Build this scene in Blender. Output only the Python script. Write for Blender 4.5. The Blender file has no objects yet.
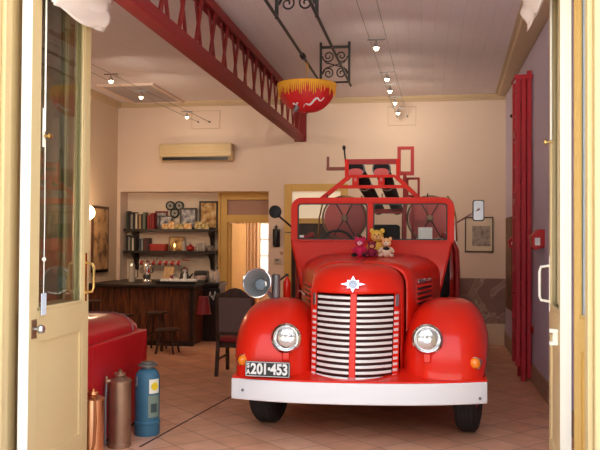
import bpy, bmesh, math, random
from mathutils import Vector, Matrix
random.seed(7)
PI = math.pi
S = bpy.context.scene
COL = S.collection
R = math.radians

# ------------------------------------------------------------------ geometry helper
class G:
    def __init__(s): s.bm = bmesh.new()
    def box(s, x0, x1, y0, y1, z0, z1, M=None):
        c = [(x0,y0,z0),(x1,y0,z0),(x1,y1,z0),(x0,y1,z0),(x0,y0,z1),(x1,y0,z1),(x1,y1,z1),(x0,y1,z1)]
        v = [s.bm.verts.new(M @ Vector(p) if M else p) for p in c]
        for f in ((0,3,2,1),(4,5,6,7),(0,1,5,4),(1,2,6,5),(2,3,7,6),(3,0,4,7)): s.bm.faces.new([v[i] for i in f])
        return s
    def rings(s, rs, closed=True, caps=False):
        vs = [[s.bm.verts.new(p) for p in r] for r in rs]
        n = len(vs[0])
        for a, b in zip(vs, vs[1:]):
            for i in range(n if closed else n-1):
                j = (i+1) % n
                try: s.bm.faces.new((a[i], a[j], b[j], b[i]))
                except ValueError: pass
        if caps:
            s.bm.faces.new(list(reversed(vs[0]))); s.bm.faces.new(vs[-1])
        return s
    def lathe(s, prof, o=(0,0,0), axis=(0,0,1), seg=20, caps=True):
        a = Vector(axis).normalized(); u = a.orthogonal().normalized(); w = a.cross(u); o = Vector(o)
        rs = [[o + a*h + (u*math.cos(2*PI*i/seg) + w*math.sin(2*PI*i/seg))*max(r, 1e-4) for i in range(seg)] for r, h in prof]
        return s.rings(rs, True, caps)
    def cyl(s, p0, p1, r0, r1=None, seg=14):
        p0, p1 = Vector(p0), Vector(p1); d = p1-p0
        return s.lathe([(r0,0),(r0 if r1 is None else r1, d.length)], p0, d, seg)
    def tube(s, pts, r, seg=8, closed=False):
        P = [Vector(p) for p in pts]; n = len(P); rs = []; u = None
        for i in range(n):
            if closed: t = P[(i+1)%n]-P[i-1]
            else: t = P[min(i+1,n-1)]-P[max(i-1,0)]
            t.normalize()
            u = t.orthogonal().normalized() if u is None else (u - t*u.dot(t)).normalized()
            w = t.cross(u); rr = r[i] if isinstance(r, (list,tuple)) else r
            rs.append([P[i] + (u*math.cos(2*PI*k/seg)+w*math.sin(2*PI*k/seg))*rr for k in range(seg)])
        if closed: rs.append(rs[0])
        s.rings(rs, True, not closed)
        if closed: bmesh.ops.remove_doubles(s.bm, verts=s.bm.verts, dist=1e-5)
        return s
    def prism(s, pts, vec):
        vec = Vector(vec); a = [Vector(p) for p in pts]
        return s.rings([a, [p+vec for p in a]], True, True)
    def ell(s, c, r, seg=16, M=None):
        m = Matrix.Translation(c) @ (M or Matrix.Identity(4)) @ Matrix.Diagonal((r[0],r[1],r[2],1))
        bmesh.ops.create_uvsphere(s.bm, u_segments=seg, v_segments=max(8, seg*2//3), radius=1, matrix=m)
        return s
    def bar(s, p0, p1, w, h=None):            # square bar between two points
        p0, p1 = Vector(p0), Vector(p1); t = (p1-p0).normalized(); h = h or w
        up = Vector((0,0,1)) if abs(t.z) < .9 else Vector((0,1,0))
        a = t.cross(up).normalized(); b = a.cross(t)
        f = lambda p: [p+a*w/2+b*h/2, p-a*w/2+b*h/2, p-a*w/2-b*h/2, p+a*w/2-b*h/2]
        return s.rings([f(p0), f(p1)], True, True)
    def surf(s, f, nu, nv):                   # open grid f(i/nu, j/nv)
        return s.rings([[f(i/nu, j/nv) for j in range(nv+1)] for i in range(nu+1)], False, False)
    def ribbon(s, path, z0, z1, t):           # upright band along an xy path, t thick behind (+y side)
        rs = []
        for i, (x, y) in enumerate(path):
            a = Vector(path[max(i-1,0)]); b = Vector(path[min(i+1,len(path)-1)]); d = (b-a).normalized(); n = Vector((-d.y, d.x))
            q = Vector((x,y)) + n*t
            za = z0(x) if callable(z0) else z0; zb = z1(x) if callable(z1) else z1
            rs.append([(x,y,za),(x,y,zb),(q.x,q.y,zb),(q.x,q.y,za)])
        return s.rings(rs, True, True)

def loc_of(o):
    v = Vector((0,0,0))
    while o: v += o.location; o = o.parent
    return v

def build(name, g, m, parent=None, world=False, bevel=0, sharp=38, solid=0):
    """link the collected shape as one mesh object; world=True means coordinates are in room space"""
    bm = g.bm
    bmesh.ops.recalc_face_normals(bm, faces=bm.faces)
    me = bpy.data.meshes.new(name)
    o = bpy.data.objects.new(name, me); COL.objects.link(o)
    if parent:
        o.parent = parent
        if world: bmesh.ops.translate(bm, verts=bm.verts, vec=-loc_of(parent))
    elif bm.verts:
        xs = [v.co.x for v in bm.verts]; ys = [v.co.y for v in bm.verts]; zs = [v.co.z for v in bm.verts]
        c = Vector(((min(xs)+max(xs))/2, (min(ys)+max(ys))/2, min(zs)))
        bmesh.ops.translate(bm, verts=bm.verts, vec=-c); o.location = c
    bm.to_mesh(me); bm.free()
    me.materials.append(m)
    for p in me.polygons: p.use_smooth = True
    me.set_sharp_from_angle(angle=R(sharp))
    if solid:
        md = o.modifiers.new('thickness','SOLIDIFY'); md.thickness = solid; md.offset = -1
    if bevel:
        md = o.modifiers.new('bevel','BEVEL'); md.width = bevel; md.segments = 2; md.limit_method = 'ANGLE'; md.angle_limit = R(40)
    return o

def tag(o, label, cat, group=None):
    o['label'] = label; o['category'] = cat
    if group: o['group'] = group
    return o
def thing(name, label, cat, loc=(0,0,0), group=None, rz=0):
    o = bpy.data.objects.new(name, None); COL.objects.link(o); o.location = loc; o.rotation_euler.z = rz
    o.empty_display_size = .1
    return tag(o, label, cat, group)
def struct(name, g, m, parent=None, **k):
    o = build(name, g, m, parent, world=True, **k)
    if not parent: o['kind'] = 'structure'
    return o
def dup(root, loc, label, rz=None, group=None):
    r = root.copy(); COL.objects.link(r); r.location = loc; r['label'] = label
    if rz is not None: r.rotation_euler.z = rz
    if group: r['group'] = group
    for ch in list(root.children):
        c = ch.copy(); COL.objects.link(c); c.parent = r
        for g2 in list(ch.children):
            d = g2.copy(); COL.objects.link(d); d.parent = c
    return r
def text(name, body, size, m, parent, M, extrude=.002, bold=0):
    cu = bpy.data.curves.new(name, 'FONT'); cu.body = body; cu.size = size; cu.extrude = extrude; cu.offset = bold
    cu.align_x = 'CENTER'; cu.align_y = 'CENTER'
    tmp = bpy.data.objects.new(name, cu); COL.objects.link(tmp)
    dg = bpy.context.evaluated_depsgraph_get(); dg.update()
    me = bpy.data.meshes.new_from_object(tmp.evaluated_get(dg)); me.name = name
    bpy.data.objects.remove(tmp); bpy.data.curves.remove(cu)
    me.materials.clear(); me.materials.append(m); me.transform(M)
    o = bpy.data.objects.new(name, me); COL.objects.link(o); o.parent = parent
    return o

# ------------------------------------------------------------------ materials
def srgb(r, g, b):
    f = lambda c: (c/255/12.92) if c/255 <= .04045 else ((c/255+.055)/1.055)**2.4
    return (f(r), f(g), f(b))
def mat(name, col, rough=.5, metal=0, coat=0, var=.06, scale=6, bump=0, bscale=60, emit=None, estr=0, spec=.5, crough=.05):
    m = bpy.data.materials.new(name); m.use_nodes = True; n = m.node_tree.nodes; l = m.node_tree.links; b = n['Principled BSDF']
    b.inputs['Roughness'].default_value = rough; b.inputs['Metallic'].default_value = metal
    b.inputs['Coat Weight'].default_value = coat; b.inputs['Coat Roughness'].default_value = crough
    b.inputs['Specular IOR Level'].default_value = spec
    tc = n.new('ShaderNodeTexCoord')
    nz = n.new('ShaderNodeTexNoise'); nz.inputs['Scale'].default_value = scale; nz.inputs['Detail'].default_value = 4
    l.new(tc.outputs['Object'], nz.inputs['Vector'])
    mx = n.new('ShaderNodeMix'); mx.data_type = 'RGBA'
    mx.inputs['A'].default_value = (*[max(0,c*(1-var)) for c in col],1); mx.inputs['B'].default_value = (*[min(1,c*(1+var)) for c in col],1)
    l.new(nz.outputs['Fac'], mx.inputs['Factor']); l.new(mx.outputs['Result'], b.inputs['Base Color'])
    if bump:
        n2 = n.new('ShaderNodeTexNoise'); n2.inputs['Scale'].default_value = bscale; l.new(tc.outputs['Object'], n2.inputs['Vector'])
        bp = n.new('ShaderNodeBump'); bp.inputs['Strength'].default_value = bump; bp.inputs['Distance'].default_value = .01
        l.new(n2.outputs['Fac'], bp.inputs['Height']); l.new(bp.outputs['Normal'], b.inputs['Normal'])
    if emit:
        b.inputs['Emission Color'].default_value = (*emit,1); b.inputs['Emission Strength'].default_value = estr
    return m
def glass_mat(name, tint=(1,1,1), refl=1.0):
    m = bpy.data.materials.new(name); m.use_nodes = True; n = m.node_tree.nodes; l = m.node_tree.links
    n.remove(n['Principled BSDF']); out = n['Material Output']
    t = n.new('ShaderNodeBsdfTransparent'); t.inputs['Color'].default_value = (*tint,1)
    g = n.new('ShaderNodeBsdfGlossy'); g.inputs['Roughness'].default_value = .02
    fr = n.new('ShaderNodeLayerWeight'); fr.inputs['Blend'].default_value = .5     # thin pane: Schlick reflectance from the facing ratio
    pw = n.new('ShaderNodeMath'); pw.operation = 'POWER'; pw.inputs[1].default_value = 5; l.new(fr.outputs['Facing'], pw.inputs[0])
    mu = n.new('ShaderNodeMath'); mu.operation = 'MULTIPLY_ADD'; mu.inputs[1].default_value = .9*refl; mu.inputs[2].default_value = .04*refl
    l.new(pw.outputs[0], mu.inputs[0])
    mx = n.new('ShaderNodeMixShader'); l.new(mu.outputs[0], mx.inputs[0]); l.new(t.outputs[0], mx.inputs[1]); l.new(g.outputs[0], mx.inputs[2])
    l.new(mx.outputs[0], out.inputs['Surface'])
    return m
def wood_mat(name, c1, c2, scale=(8,8,1.2), rough=.45, planks=0):
    m = bpy.data.materials.new(name); m.use_nodes = True; n = m.node_tree.nodes; l = m.node_tree.links; b = n['Principled BSDF']
    b.inputs['Roughness'].default_value = rough
    tc = n.new('ShaderNodeTexCoord'); mp = n.new('ShaderNodeMapping'); mp.inputs['Scale'].default_value = scale
    l.new(tc.outputs['Object'], mp.inputs['Vector'])
    nz = n.new('ShaderNodeTexNoise'); nz.inputs['Scale'].default_value = 4; nz.inputs['Detail'].default_value = 6; nz.inputs['Distortion'].default_value = .6
    l.new(mp.outputs[0], nz.inputs['Vector'])
    rp = n.new('ShaderNodeValToRGB'); rp.color_ramp.elements[0].position = .35; rp.color_ramp.elements[1].position = .68
    rp.color_ramp.elements[0].color = (*c1,1); rp.color_ramp.elements[1].color = (*c2,1)
    l.new(nz.outputs['Fac'], rp.inputs[0]); l.new(rp.outputs[0], b.inputs['Base Color'])
    return m

RED = mat('red_enamel', (.80,.022,.008), .30, coat=.30, var=.05, scale=2, spec=.25)
RED_DK = mat('dark_red_enamel', (.42,.014,.012), .4, coat=.3)
RED_BOX = mat('red_vinyl', (.50,.010,.016), .38, coat=.15)
RED_LAD = mat('faded_red_paint', (.50,.018,.035), .5, var=.2)
GIRDER = mat('girder_red_oxide', (.24,.010,.011), .6, var=.15)
WHITE = mat('white_enamel', (.86,.86,.88), .3, coat=.5, var=.02)
CHROME = mat('chrome', (.82,.82,.84), .12, metal=1, var=.02)
STEEL = mat('brushed_steel', (.55,.55,.56), .3, metal=1)
DULL = mat('dull_grey_metal', (.20,.20,.21), .45, metal=.6)
BLACK = mat('black_paint', (.012,.012,.014), .4)
RUBBER = mat('tyre_rubber', (.018,.018,.02), .75, bump=.2)
DARK = mat('dark_underside', (.02,.018,.018), .8)
LEATHER = mat('black_leather', (.012,.011,.011), .55, bump=.1)
BRASS = mat('brass', (.75,.52,.2), .25, metal=1)
COPPER = mat('polished_copper', (.86,.47,.27), .25, metal=1, var=.12)
BRONZE = mat('aged_bronze', (.38,.24,.16), .48, metal=.9, var=.3, scale=9)
BLUE = mat('blue_enamel', (.040,.14,.22), .55, var=.2, scale=10)
AMBER = mat('amber_lens', (.95,.25,.01), .15, coat=.5)
LENS = mat('headlamp_glass', (.75,.77,.78), .12, metal=.75, bump=.25, bscale=45)
WINDG = glass_mat('windscreen_glass', (.95,.96,.95), 1.0)
PANE = glass_mat('window_glass', (.80,.84,.82), 1.5)
IRON = mat('black_wrought_iron', (.014,.013,.014), .5)
CREAM = mat('cream_door_paint', srgb(216,192,142), .45, var=.04, scale=3)
OCHRE = mat('ochre_trim_paint', srgb(212,172,96), .5, var=.06, scale=3)
WHITEP = mat('white_paint_and_lit_edge', srgb(247,242,228), .5, var=.03)  # white fittings; on leaf edges the white stands in for strong daylight
BROWNP = wood_mat('brown_door_wood', srgb(44,25,17), srgb(70,40,26))
DKWOOD = wood_mat('dark_wood', srgb(44,26,18), srgb(84,50,34))
PLANK = wood_mat('bar_planks', srgb(56,28,16), srgb(136,76,42), (9,9,.8))
STOOLW = wood_mat('stool_wood', srgb(96,56,34), srgb(140,86,50))
SHELFW = wood_mat('black_stained_wood', srgb(26,18,16), srgb(44,30,26))
BOARDW = wood_mat('beech_board', srgb(190,140,84), srgb(214,170,112))
CLOTH = mat('white_cotton', srgb(240,226,218), .9, var=.04, bump=.2, bscale=20)
CHAIRB = mat('grey_brown_upholstery', srgb(112,90,86), .7)
CHAIRS = mat('red_seat_cloth', srgb(150,34,36), .8)
SHADE = mat('opal_globe', (1,.93,.8), .4, emit=(1,.74,.44), estr=1.5)
BULB = mat('lit_bulb', (1,.9,.7), .4, emit=(1,.80,.48), estr=30)
FLAME = mat('candle_glow', (1,.7,.3), .4, emit=(1,.55,.18), estr=5)
YEL = mat('yellow_fringe', (.90,.40,.03), .8, var=.25, scale=30)
PARR = mat('parasol_red_silk', (.60,.012,.016), .6, var=.2, scale=18)
AC = mat('air_conditioner_cream', srgb(214,190,148), .5)
PAPER = mat('white_paper', (.8,.8,.78), .8)

def wall_mat(name, col, bump=.05):
    return mat(name, col, .85, var=.04, scale=1.5, bump=bump, bscale=80)
W_BACK = wall_mat('warm_cream_plaster', srgb(224,202,184))
W_RIGHT = wall_mat('skylight_tinted_plaster', srgb(202,192,212))  # mauve tint puts bluish skylight bounce into the wall colour
W_LEFT = wall_mat('left_cream_plaster', srgb(212,190,164))
W_NICHE = wall_mat('pale_niche_plaster', srgb(226,208,190))
W_OUT = wall_mat('facade_render', srgb(230,214,180))
TRIMC = mat('cornice_cream', srgb(196,172,138), .6)

def ceiling_mat():
    m = bpy.data.materials.new('pressed_metal_ceiling'); m.use_nodes = True; n = m.node_tree.nodes; l = m.node_tree.links; b = n['Principled BSDF']
    b.inputs['Roughness'].default_value = .55
    tc = n.new('ShaderNodeTexCoord')
    br = n.new('ShaderNodeTexBrick'); br.offset = 0; br.inputs['Scale'].default_value = 1; br.inputs['Brick Width'].default_value = .15; br.inputs['Row Height'].default_value = .075
    br.inputs['Mortar Size'].default_value = .012; br.inputs['Mortar Smooth'].default_value = 1
    c = srgb(224,211,212)
    br.inputs['Color1'].default_value = (*c,1); br.inputs['Color2'].default_value = (*[x*.97 for x in c],1); br.inputs['Mortar'].default_value = (*[x*.93 for x in c],1)
    l.new(tc.outputs['Object'], br.inputs['Vector']); l.new(br.outputs['Color'], b.inputs['Base Color'])
    bp = n.new('ShaderNodeBump'); bp.inputs['Strength'].default_value = .25; bp.inputs['Distance'].default_value = .01; bp.invert = True
    l.new(br.outputs['Fac'], bp.inputs['Height']); l.new(bp.outputs['Normal'], b.inputs['Normal'])
    return m
def floor_mat():
    m = bpy.data.materials.new('terracotta_tiles'); m.use_nodes = True; n = m.node_tree.nodes; l = m.node_tree.links; b = n['Principled BSDF']
    tc = n.new('ShaderNodeTexCoord'); mp = n.new('ShaderNodeMapping'); mp.inputs['Rotation'].default_value = (0,0,R(45)); l.new(tc.outputs['Object'], mp.inputs['Vector'])
    br = n.new('ShaderNodeTexBrick'); br.offset = 0; br.inputs['Scale'].default_value = 1; br.inputs['Brick Width'].default_value = .33; br.inputs['Row Height'].default_value = .33
    br.inputs['Mortar Size'].default_value = .006; br.inputs['Mortar Smooth'].default_value = .3; br.inputs['Bias'].default_value = 0
    br.inputs['Color1'].default_value = (*srgb(240,188,154),1); br.inputs['Color2'].default_value = (*srgb(226,166,130),1); br.inputs['Mortar'].default_value = (*srgb(172,128,106),1)
    l.new(mp.outputs[0], br.inputs['Vector'])
    nz = n.new('ShaderNodeTexNoise'); nz.inputs['Scale'].default_value = 5; nz.inputs['Detail'].default_value = 5; l.new(tc.outputs['Object'], nz.inputs['Vector'])
    rp = n.new('ShaderNodeValToRGB'); rp.color_ramp.elements[0].position=.3; rp.color_ramp.elements[1].position=.75
    rp.color_ramp.elements[0].color = (.78,.72,.69,1); rp.color_ramp.elements[1].color = (1.0,1.0,1.0,1); l.new(nz.outputs['Fac'], rp.inputs[0])
    mx = n.new('ShaderNodeMix'); mx.data_type='RGBA'; mx.blend_type='MULTIPLY'; mx.inputs['Factor'].default_value = 1
    l.new(br.outputs['Color'], mx.inputs['A']); l.new(rp.outputs[0], mx.inputs['B']); l.new(mx.outputs['Result'], b.inputs['Base Color'])
    b.inputs['Roughness'].default_value = .38; b.inputs['Specular IOR Level'].default_value = .4
    bp = n.new('ShaderNodeBump'); bp.inputs['Strength'].default_value = .3; bp.inputs['Distance'].default_value = .004; bp.invert = True
    l.new(br.outputs['Fac'], bp.inputs['Height']); l.new(bp.outputs['Normal'], b.inputs['Normal'])
    return m
def marble_mat():
    m = mat('brown_marble', srgb(128,100,92), .35, var=.2, scale=5); n = m.node_tree.nodes; l = m.node_tree.links; b = n['Principled BSDF']
    tc = n.new('ShaderNodeTexCoord'); nz = n.new('ShaderNodeTexNoise'); nz.inputs['Scale'].default_value = 2.2; nz.inputs['Detail'].default_value = 8; nz.inputs['Distortion'].default_value = 1.5
    l.new(tc.outputs['Object'], nz.inputs['Vector'])
    rp = n.new('ShaderNodeValToRGB'); e = rp.color_ramp.elements
    e[0].position=.40; e[0].color=(*srgb(132,104,96),1); e[1].position=.60; e[1].color=(*srgb(152,124,114),1)
    a = e.new(.5); a.color=(*srgb(186,160,146),1); a2=e.new(.47); a2.color=(*srgb(138,110,102),1); a3=e.new(.53); a3.color=(*srgb(142,114,104),1)
    l.new(nz.outputs['Fac'], rp.inputs[0]); l.new(rp.outputs[0], b.inputs['Base Color'])
    return m
def picture_mat(name, cols, scale=9):
    m = bpy.data.materials.new(name); m.use_nodes = True; n = m.node_tree.nodes; l = m.node_tree.links; b = n['Principled BSDF']
    b.inputs['Roughness'].default_value = .5
    tc = n.new('ShaderNodeTexCoord'); nz = n.new('ShaderNodeTexNoise'); nz.inputs['Scale'].default_value = scale; nz.inputs['Detail'].default_value = 3
    l.new(tc.outputs['Object'], nz.inputs['Vector'])
    rp = n.new('ShaderNodeValToRGB'); e = rp.color_ramp.elements
    e[0].position=.35; e[0].color=(*cols[0],1); e[1].position=.66; e[1].color=(*cols[-1],1)
    for k, c in enumerate(cols[1:-1]): q = e.new(.35+.31*(k+1)/(len(cols)-1)); q.color=(*c,1)
    l.new(nz.outputs['Fac'], rp.inputs[0]); l.new(rp.outputs[0], b.inputs['Base Color'])
    return m

# ------------------------------------------------------------------ the room
YB = 12.86; ZC = 4.02; XL = -5.28
def xr(y): return 1.275 - .002*(YB-y)
struct('floor', G().box(XL-.2, 1.5, 4.45, 15.2, -.2, 0), floor_mat())
PAVE = mat('pale_pavement', srgb(190,184,174), .85, var=.1, scale=2, bump=.1)
struct('ground', G().box(-30, 30, -30, 4.45, -.2, -.02), PAVE)
struct('ceiling', G().box(XL-.2, 1.5, 4.45, YB+.2, ZC, ZC+.15), ceiling_mat())
w = G().box(XL-.2, -5.22, YB, 13.2, 0, ZC).box(-5.22, -2.6, YB, 13.2, 2.475, ZC).box(-2.6, -2.20, YB, 13.2, 0, ZC)
w.box(-2.20, -1.38, YB, 13.2, 2.5, ZC).box(-1.38, 1.5, YB, 13.2, 0, ZC)
struct('wall_back', w, W_BACK)
struct('wall_left', G().box(XL-.2, XL, 4.45, YB, 0, ZC), W_LEFT)
struct('wall_right', G().prism([(xr(4.3),4.3,0),(xr(13),13,0),(1.6,13,0),(1.6,4.3,0)], (0,0,ZC)), W_RIGHT)
struct('wall_niche', G().box(-5.3,-3.535,13.2,13.3,0,2.6).box(-3.535,-2.3,13.2,13.3,2.5,2.6), W_NICHE)
# facade around the folding doors
fx0, fx1 = -2.545, .87
fw = G().box(-6, fx0-.12, 4.40, 4.62, 0, 4.2).box(fx1+.12, 2.2, 4.40, 4.62, 0, 4.2).box(fx0-.12, fx1+.12, 4.40, 4.62, 3.62, 4.2)
struct('wall_front', fw, W_OUT)
jb = G().box(fx0-.12, fx0-.03, 4.38, 4.64, 0, 3.62).box(fx0-.03, fx0, 4.42, 4.50, 0, 3.62).box(fx1+.03, fx1+.12, 4.38, 4.64, 0, 3.62).box(fx1, fx1+.03, 4.42, 4.50, 0, 3.62)
struct('trim_1', jb, mat('jamb_cream_paint', srgb(206,180,130), .5), bevel=.006)

# cornice, skirting, marble dado
c = G().box(-5.28, 1.3, YB-.07, YB, ZC-.05, ZC).box(-5.28, 1.3, YB-.03, YB, ZC-.09, ZC-.05)
struct('trim_2', c, TRIMC)
c = G()
def xc(y): return 1.10-.0355*(12.73-y)        # the ceiling border narrows towards the back wall
c.rings([[(xc(y),y,ZC-.014),(xc(y),y,ZC),(xr(y),y,ZC),(xr(y),y,ZC-.03),(xr(y)-.03,y,ZC-.045),(xc(y)+.06,y,ZC-.035),(xc(y)+.04,y,ZC-.014)] for y in (4.65, YB-.07)], True, True)
struct('trim_3', c, TRIMC)
struct('trim_4', G().box(XL, XL+.08, 4.6, YB-.07, ZC-.09, ZC), TRIMC)
b = G().rings([[(xr(y)-.022,y,0),(xr(y)-.022,y,.17),(xr(y)-.008,y,.21),(xr(y),y,.21),(xr(y),y,0)] for y in (4.62, YB)], True, True)
struct('baseboard_right', b, mat('skirting_taupe', srgb(168,138,118), .5))
struct('baseboard_back', G().box(-1.2, xr(YB)-.02, YB-.05, YB, 0, .335), mat('cream_stone_plinth', srgb(214,192,166), .6), bevel=.006)
struct('trim_5', G().box(-1.2, xr(YB), YB-.02, YB, .335, 1.06), marble_mat())
struct('trim_6', G().prism([(-2.247-.008,5.99,.001),(-2.247+.008,5.99,.001),(-1.90,9.1,.001),(-1.916,9.1,.001)], (0,0,.003)), mat('dark_floor_joint', srgb(60,44,40), .8))
# flat access hatch in the ceiling and two blanking panels on the back wall
hm = mat('hatch_grey', srgb(168,156,158), .6)
h = tag(build('ceiling_hatch', G().box(-4.92,-4.12,11.3,12.75,ZC-.02,ZC), hm), 'pale grey access hatch set into the ceiling at back left', 'hatch')
build('hatch_frame', G().box(-4.97,-4.92,11.25,12.8,ZC-.035,ZC).box(-4.12,-4.07,11.25,12.8,ZC-.035,ZC).box(-4.92,-4.12,11.25,11.3,ZC-.035,ZC).box(-4.92,-4.12,12.75,12.8,ZC-.035,ZC), W_BACK, h, world=True)
for x0,x1,lab in ((-3.95,-3.45,'flush square wall panel above the air conditioner'), (-.61,-.15,'flush square wall panel behind the row of cable spotlights')):
    p = tag(build('wall_panel', G().box(x0,x1,YB-.006,YB,3.545,3.855), W_BACK), lab, 'panel', 'flush vent panels high on the back wall')
    build('panel_edge', G().box(x0,x1,YB-.012,YB,3.545,3.553).box(x0,x1,YB-.012,YB,3.847,3.855).box(x0,x0+.008,YB-.012,YB,3.545,3.855).box(x1-.008,x1,YB-.012,YB,3.545,3.855), TRIMC, p, world=True)

# ---- back doorway in the niche (opens on a passage with a bright window)
d = G().box(-3.535,-3.385,13.12,13.2,0,2.475).box(-2.62,-2.6,13.12,13.2,0,2.475).box(-3.385,-2.62,13.12,13.2,2.345,2.475).box(-3.385,-2.62,13.12,13.2,1.95,2.085)
d.box(-3.385,-3.35,13.16,13.2,0,1.95).box(-3.535,-3.50,13.09,13.12,0,2.475).box(-3.5,-2.6,13.09,13.12,2.44,2.475)
d1 = struct('door_1', d, OCHRE, bevel=.006)
build('transom_pane', G().box(-3.385,-2.62,13.17,13.18,2.085,2.345), mat('transom_reflection_pink', srgb(176,140,124), .2), d1, world=True)  # opaque greyish pink stands in for reflections in the transom glass
build('door_leaf', G().prism([(-3.35,13.2,.01),(-3.31,13.2,.01),(-3.24,13.95,.01),(-3.28,13.95,.01)], (0,0,1.93)), OCHRE, d1, world=True)
struct('wall_passage', G().box(-3.8,-3.7,13.3,15.1,0,2.6).box(-1.75,-1.65,13.3,15.1,0,2.6).box(-3.8,-3.2,15,15.1,0,2.6).box(-2.5,-1.65,15,15.1,0,2.6).box(-3.2,-2.5,15,15.1,0,.7).box(-3.2,-2.5,15,15.1,2.3,2.6).box(-3.8,-1.65,13.2,15.1,2.6,2.7), wall_mat('passage_peach', srgb(232,208,178)))
wf = G()
for x in (-3.2,-2.96,-2.73,-2.5): wf.box(x-.012,x+.012,15.02,15.06,.7,2.3)
for z in (.7,1.02,1.34,1.66,1.98,2.3): wf.box(-3.2,-2.5,15.02,15.06,z-.012,z+.012)
win = struct('window_1', wf, WHITEP)
build('window_pane', G().box(-3.2,-2.5,15.035,15.04,.7,2.3), mat('glowing_daylight_pane', (.9,.92,.9), .5, emit=(1,.98,.92), estr=.9), win, world=True)  # the pane itself glows, standing in for bright daylight outside
cur = G().surf(lambda a,b_: (-3.62+.44*a, 14.9+.03*math.sin(a*40), .3+2.05*b_), 60, 6)
tag(build('window_curtain', cur, mat('peach_curtain', srgb(232,206,176), .8), solid=.004), 'peach curtain beside the bright window through the back doorway', 'curtain')
ld = bpy.data.lights.new('passage_fill_light','POINT'); ld.energy = 25; ld.color = (1,.9,.75); ld.shadow_soft_size = .15  # unseen fill light added to brighten the passage
lo = bpy.data.objects.new('passage_fill_light', ld); COL.objects.link(lo); lo.location = (-2.1,14.2,2.35)
# ---- second back door, seen through the windscreen
d = G().box(-2.32,-2.20,YB-.05,YB+.02,0,2.59).box(-1.38,-1.26,YB-.05,YB+.02,0,2.59).box(-2.20,-1.38,YB-.05,YB+.02,2.47,2.59).box(-2.20,-1.38,YB-.02,YB+.06,1.93,2.02)
d2 = struct('door_2', d, OCHRE, bevel=.006)
tl = mat('glowing_daylight_transom', srgb(226,206,172), .6, emit=(1,.88,.68), estr=.35)  # emission stands in for daylight behind the transom
build('transom_pane', G().box(-2.20,-1.38,YB+.03,YB+.05,2.02,2.47), tl, d2, world=True)
lf = G().box(-2.20,-1.38,YB+.02,YB+.07,0,1.93)
for z0,z1 in ((.15,.85),(1.0,1.8)):
    for x0,x1 in ((-2.12,-1.83),(-1.75,-1.46)): lf.box(x0,x1,YB+.005,YB+.02,z0,z1)
build('door_leaf', lf, BROWNP, d2, world=True, bevel=.006)

# ---- folding doors at the opening
def leaf(name, p0, p1, thick, ztop, zg, edge, s=.105, CREAM=CREAM):
    """door leaf between plan points p0 (near, hinge side) and p1 (far); local x runs along the leaf"""
    v = Vector((p1[0]-p0[0], p1[1]-p0[1])); L = v.length; ang = math.atan2(v.y, v.x)
    o = bpy.data.objects.new(name, None); COL.objects.link(o); o.location = (p0[0], p0[1], .01); o.rotation_euler.z = ang; o['kind'] = 'structure'
    t = thick
    build('stile', G().box(0,s,-t,0,0,ztop), CREAM, o, bevel=.006)
    build('stile', G().box(L-s,L,-t,0,0,ztop), CREAM, o, bevel=.006)
    build('rail', G().box(s,L-s,-t,0,0,.22), CREAM, o); build('rail', G().box(s,L-s,-t,0,zg-.17,zg), CREAM, o); build('rail', G().box(s,L-s,-t,0,ztop-.14,ztop), CREAM, o)
    pn = G().box(s,L-s,-t+.014,-.014,.22,zg-.17)
    for y in (0,-t):
        yy = -.014 if y == 0 else -t+.002
        q = .012
        pn.box(s+.03,L-s-.03,yy,yy+q,.22,.25).box(s+.03,L-s-.03,yy,yy+q,zg-.2,zg-.17).box(s,s+.03,yy,yy+q,.22,zg-.17).box(L-s-.03,L-s,yy,yy+q,.22,zg-.17)
    build('panel', pn, CREAM, o)
    bd = G()
    for y0,y1 in ((-.016,-.002),(-t+.002,-t+.016)):
        bd.box(s,s+.022,y0,y1,zg,ztop-.14).box(L-s-.022,L-s,y0,y1,zg,ztop-.14).box(s,L-s,y0,y1,zg,zg+.022)
    build('glazing_bead', bd, CREAM, o, bevel=.003)
    build('glass_pane', G().box(s,L-s,-t/2-.003,-t/2+.003,zg,ztop-.14), PANE, o)
    build('edge_strip', G().box(-.006,.0,-t,0,0,ztop), edge, o)
    return o, L
dl, L1 = leaf('door_3', (-2.516,4.57), (-2.516,5.45), .066, 3.55, 1.19, WHITEP)
# the room-side face of this leaf looks to the camera (its local y=-t side)
hd = build('pull_handle', G().tube([(L1-.06,-.066,1.26),(L1-.06,-.12,1.27),(L1-.06,-.13,1.30),(L1-.06,-.13,1.44),(L1-.06,-.12,1.47),(L1-.06,-.066,1.48)], .010), BRASS, dl)
build('handle_plate', G().box(L1-.075,L1-.045,-.070,-.066,1.2,1.55), BRASS, hd)
lk = build('door_lock', G().box(.03,.09,-.072,-.066,1.02,1.14), mat('worn_bronze_plate', srgb(140,112,84), .4, metal=.6), dl)
build('lock_knob', G().lathe([(.012,0),(.012,.03),(.026,.035),(.030,.05),(.022,.065),(.001,.068)], (.06,-.07,1.08), (0,-1,0)), STEEL, lk)
bt = build('bolt_rod', G().cyl((.16,-.075,2.35),(.16,-.075,3.5),.006).box(.145,.175,-.07,-.066,2.25,2.5), WHITEP, dl)
build('bolt_knob', G().lathe([(.008,0),(.008,.03),(.018,.035),(.018,.05),(.001,.055)], (.16,-.07,2.32), (0,-1,0)), BRASS, bt)
cd = build('blind_cord', G().tube([(.16,-.078,2.3),(.162,-.08,1.8),(.158,-.08,1.3)], .003, 6).ell((.158,-.08,1.52),(.014,.014,.014),10), WHITEP, dl)
build('cord_tag', G().box(.13,.19,-.084,-.078,1.16,1.30), mat('pale_blue_card', srgb(205,216,230), .7), cd)
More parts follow.
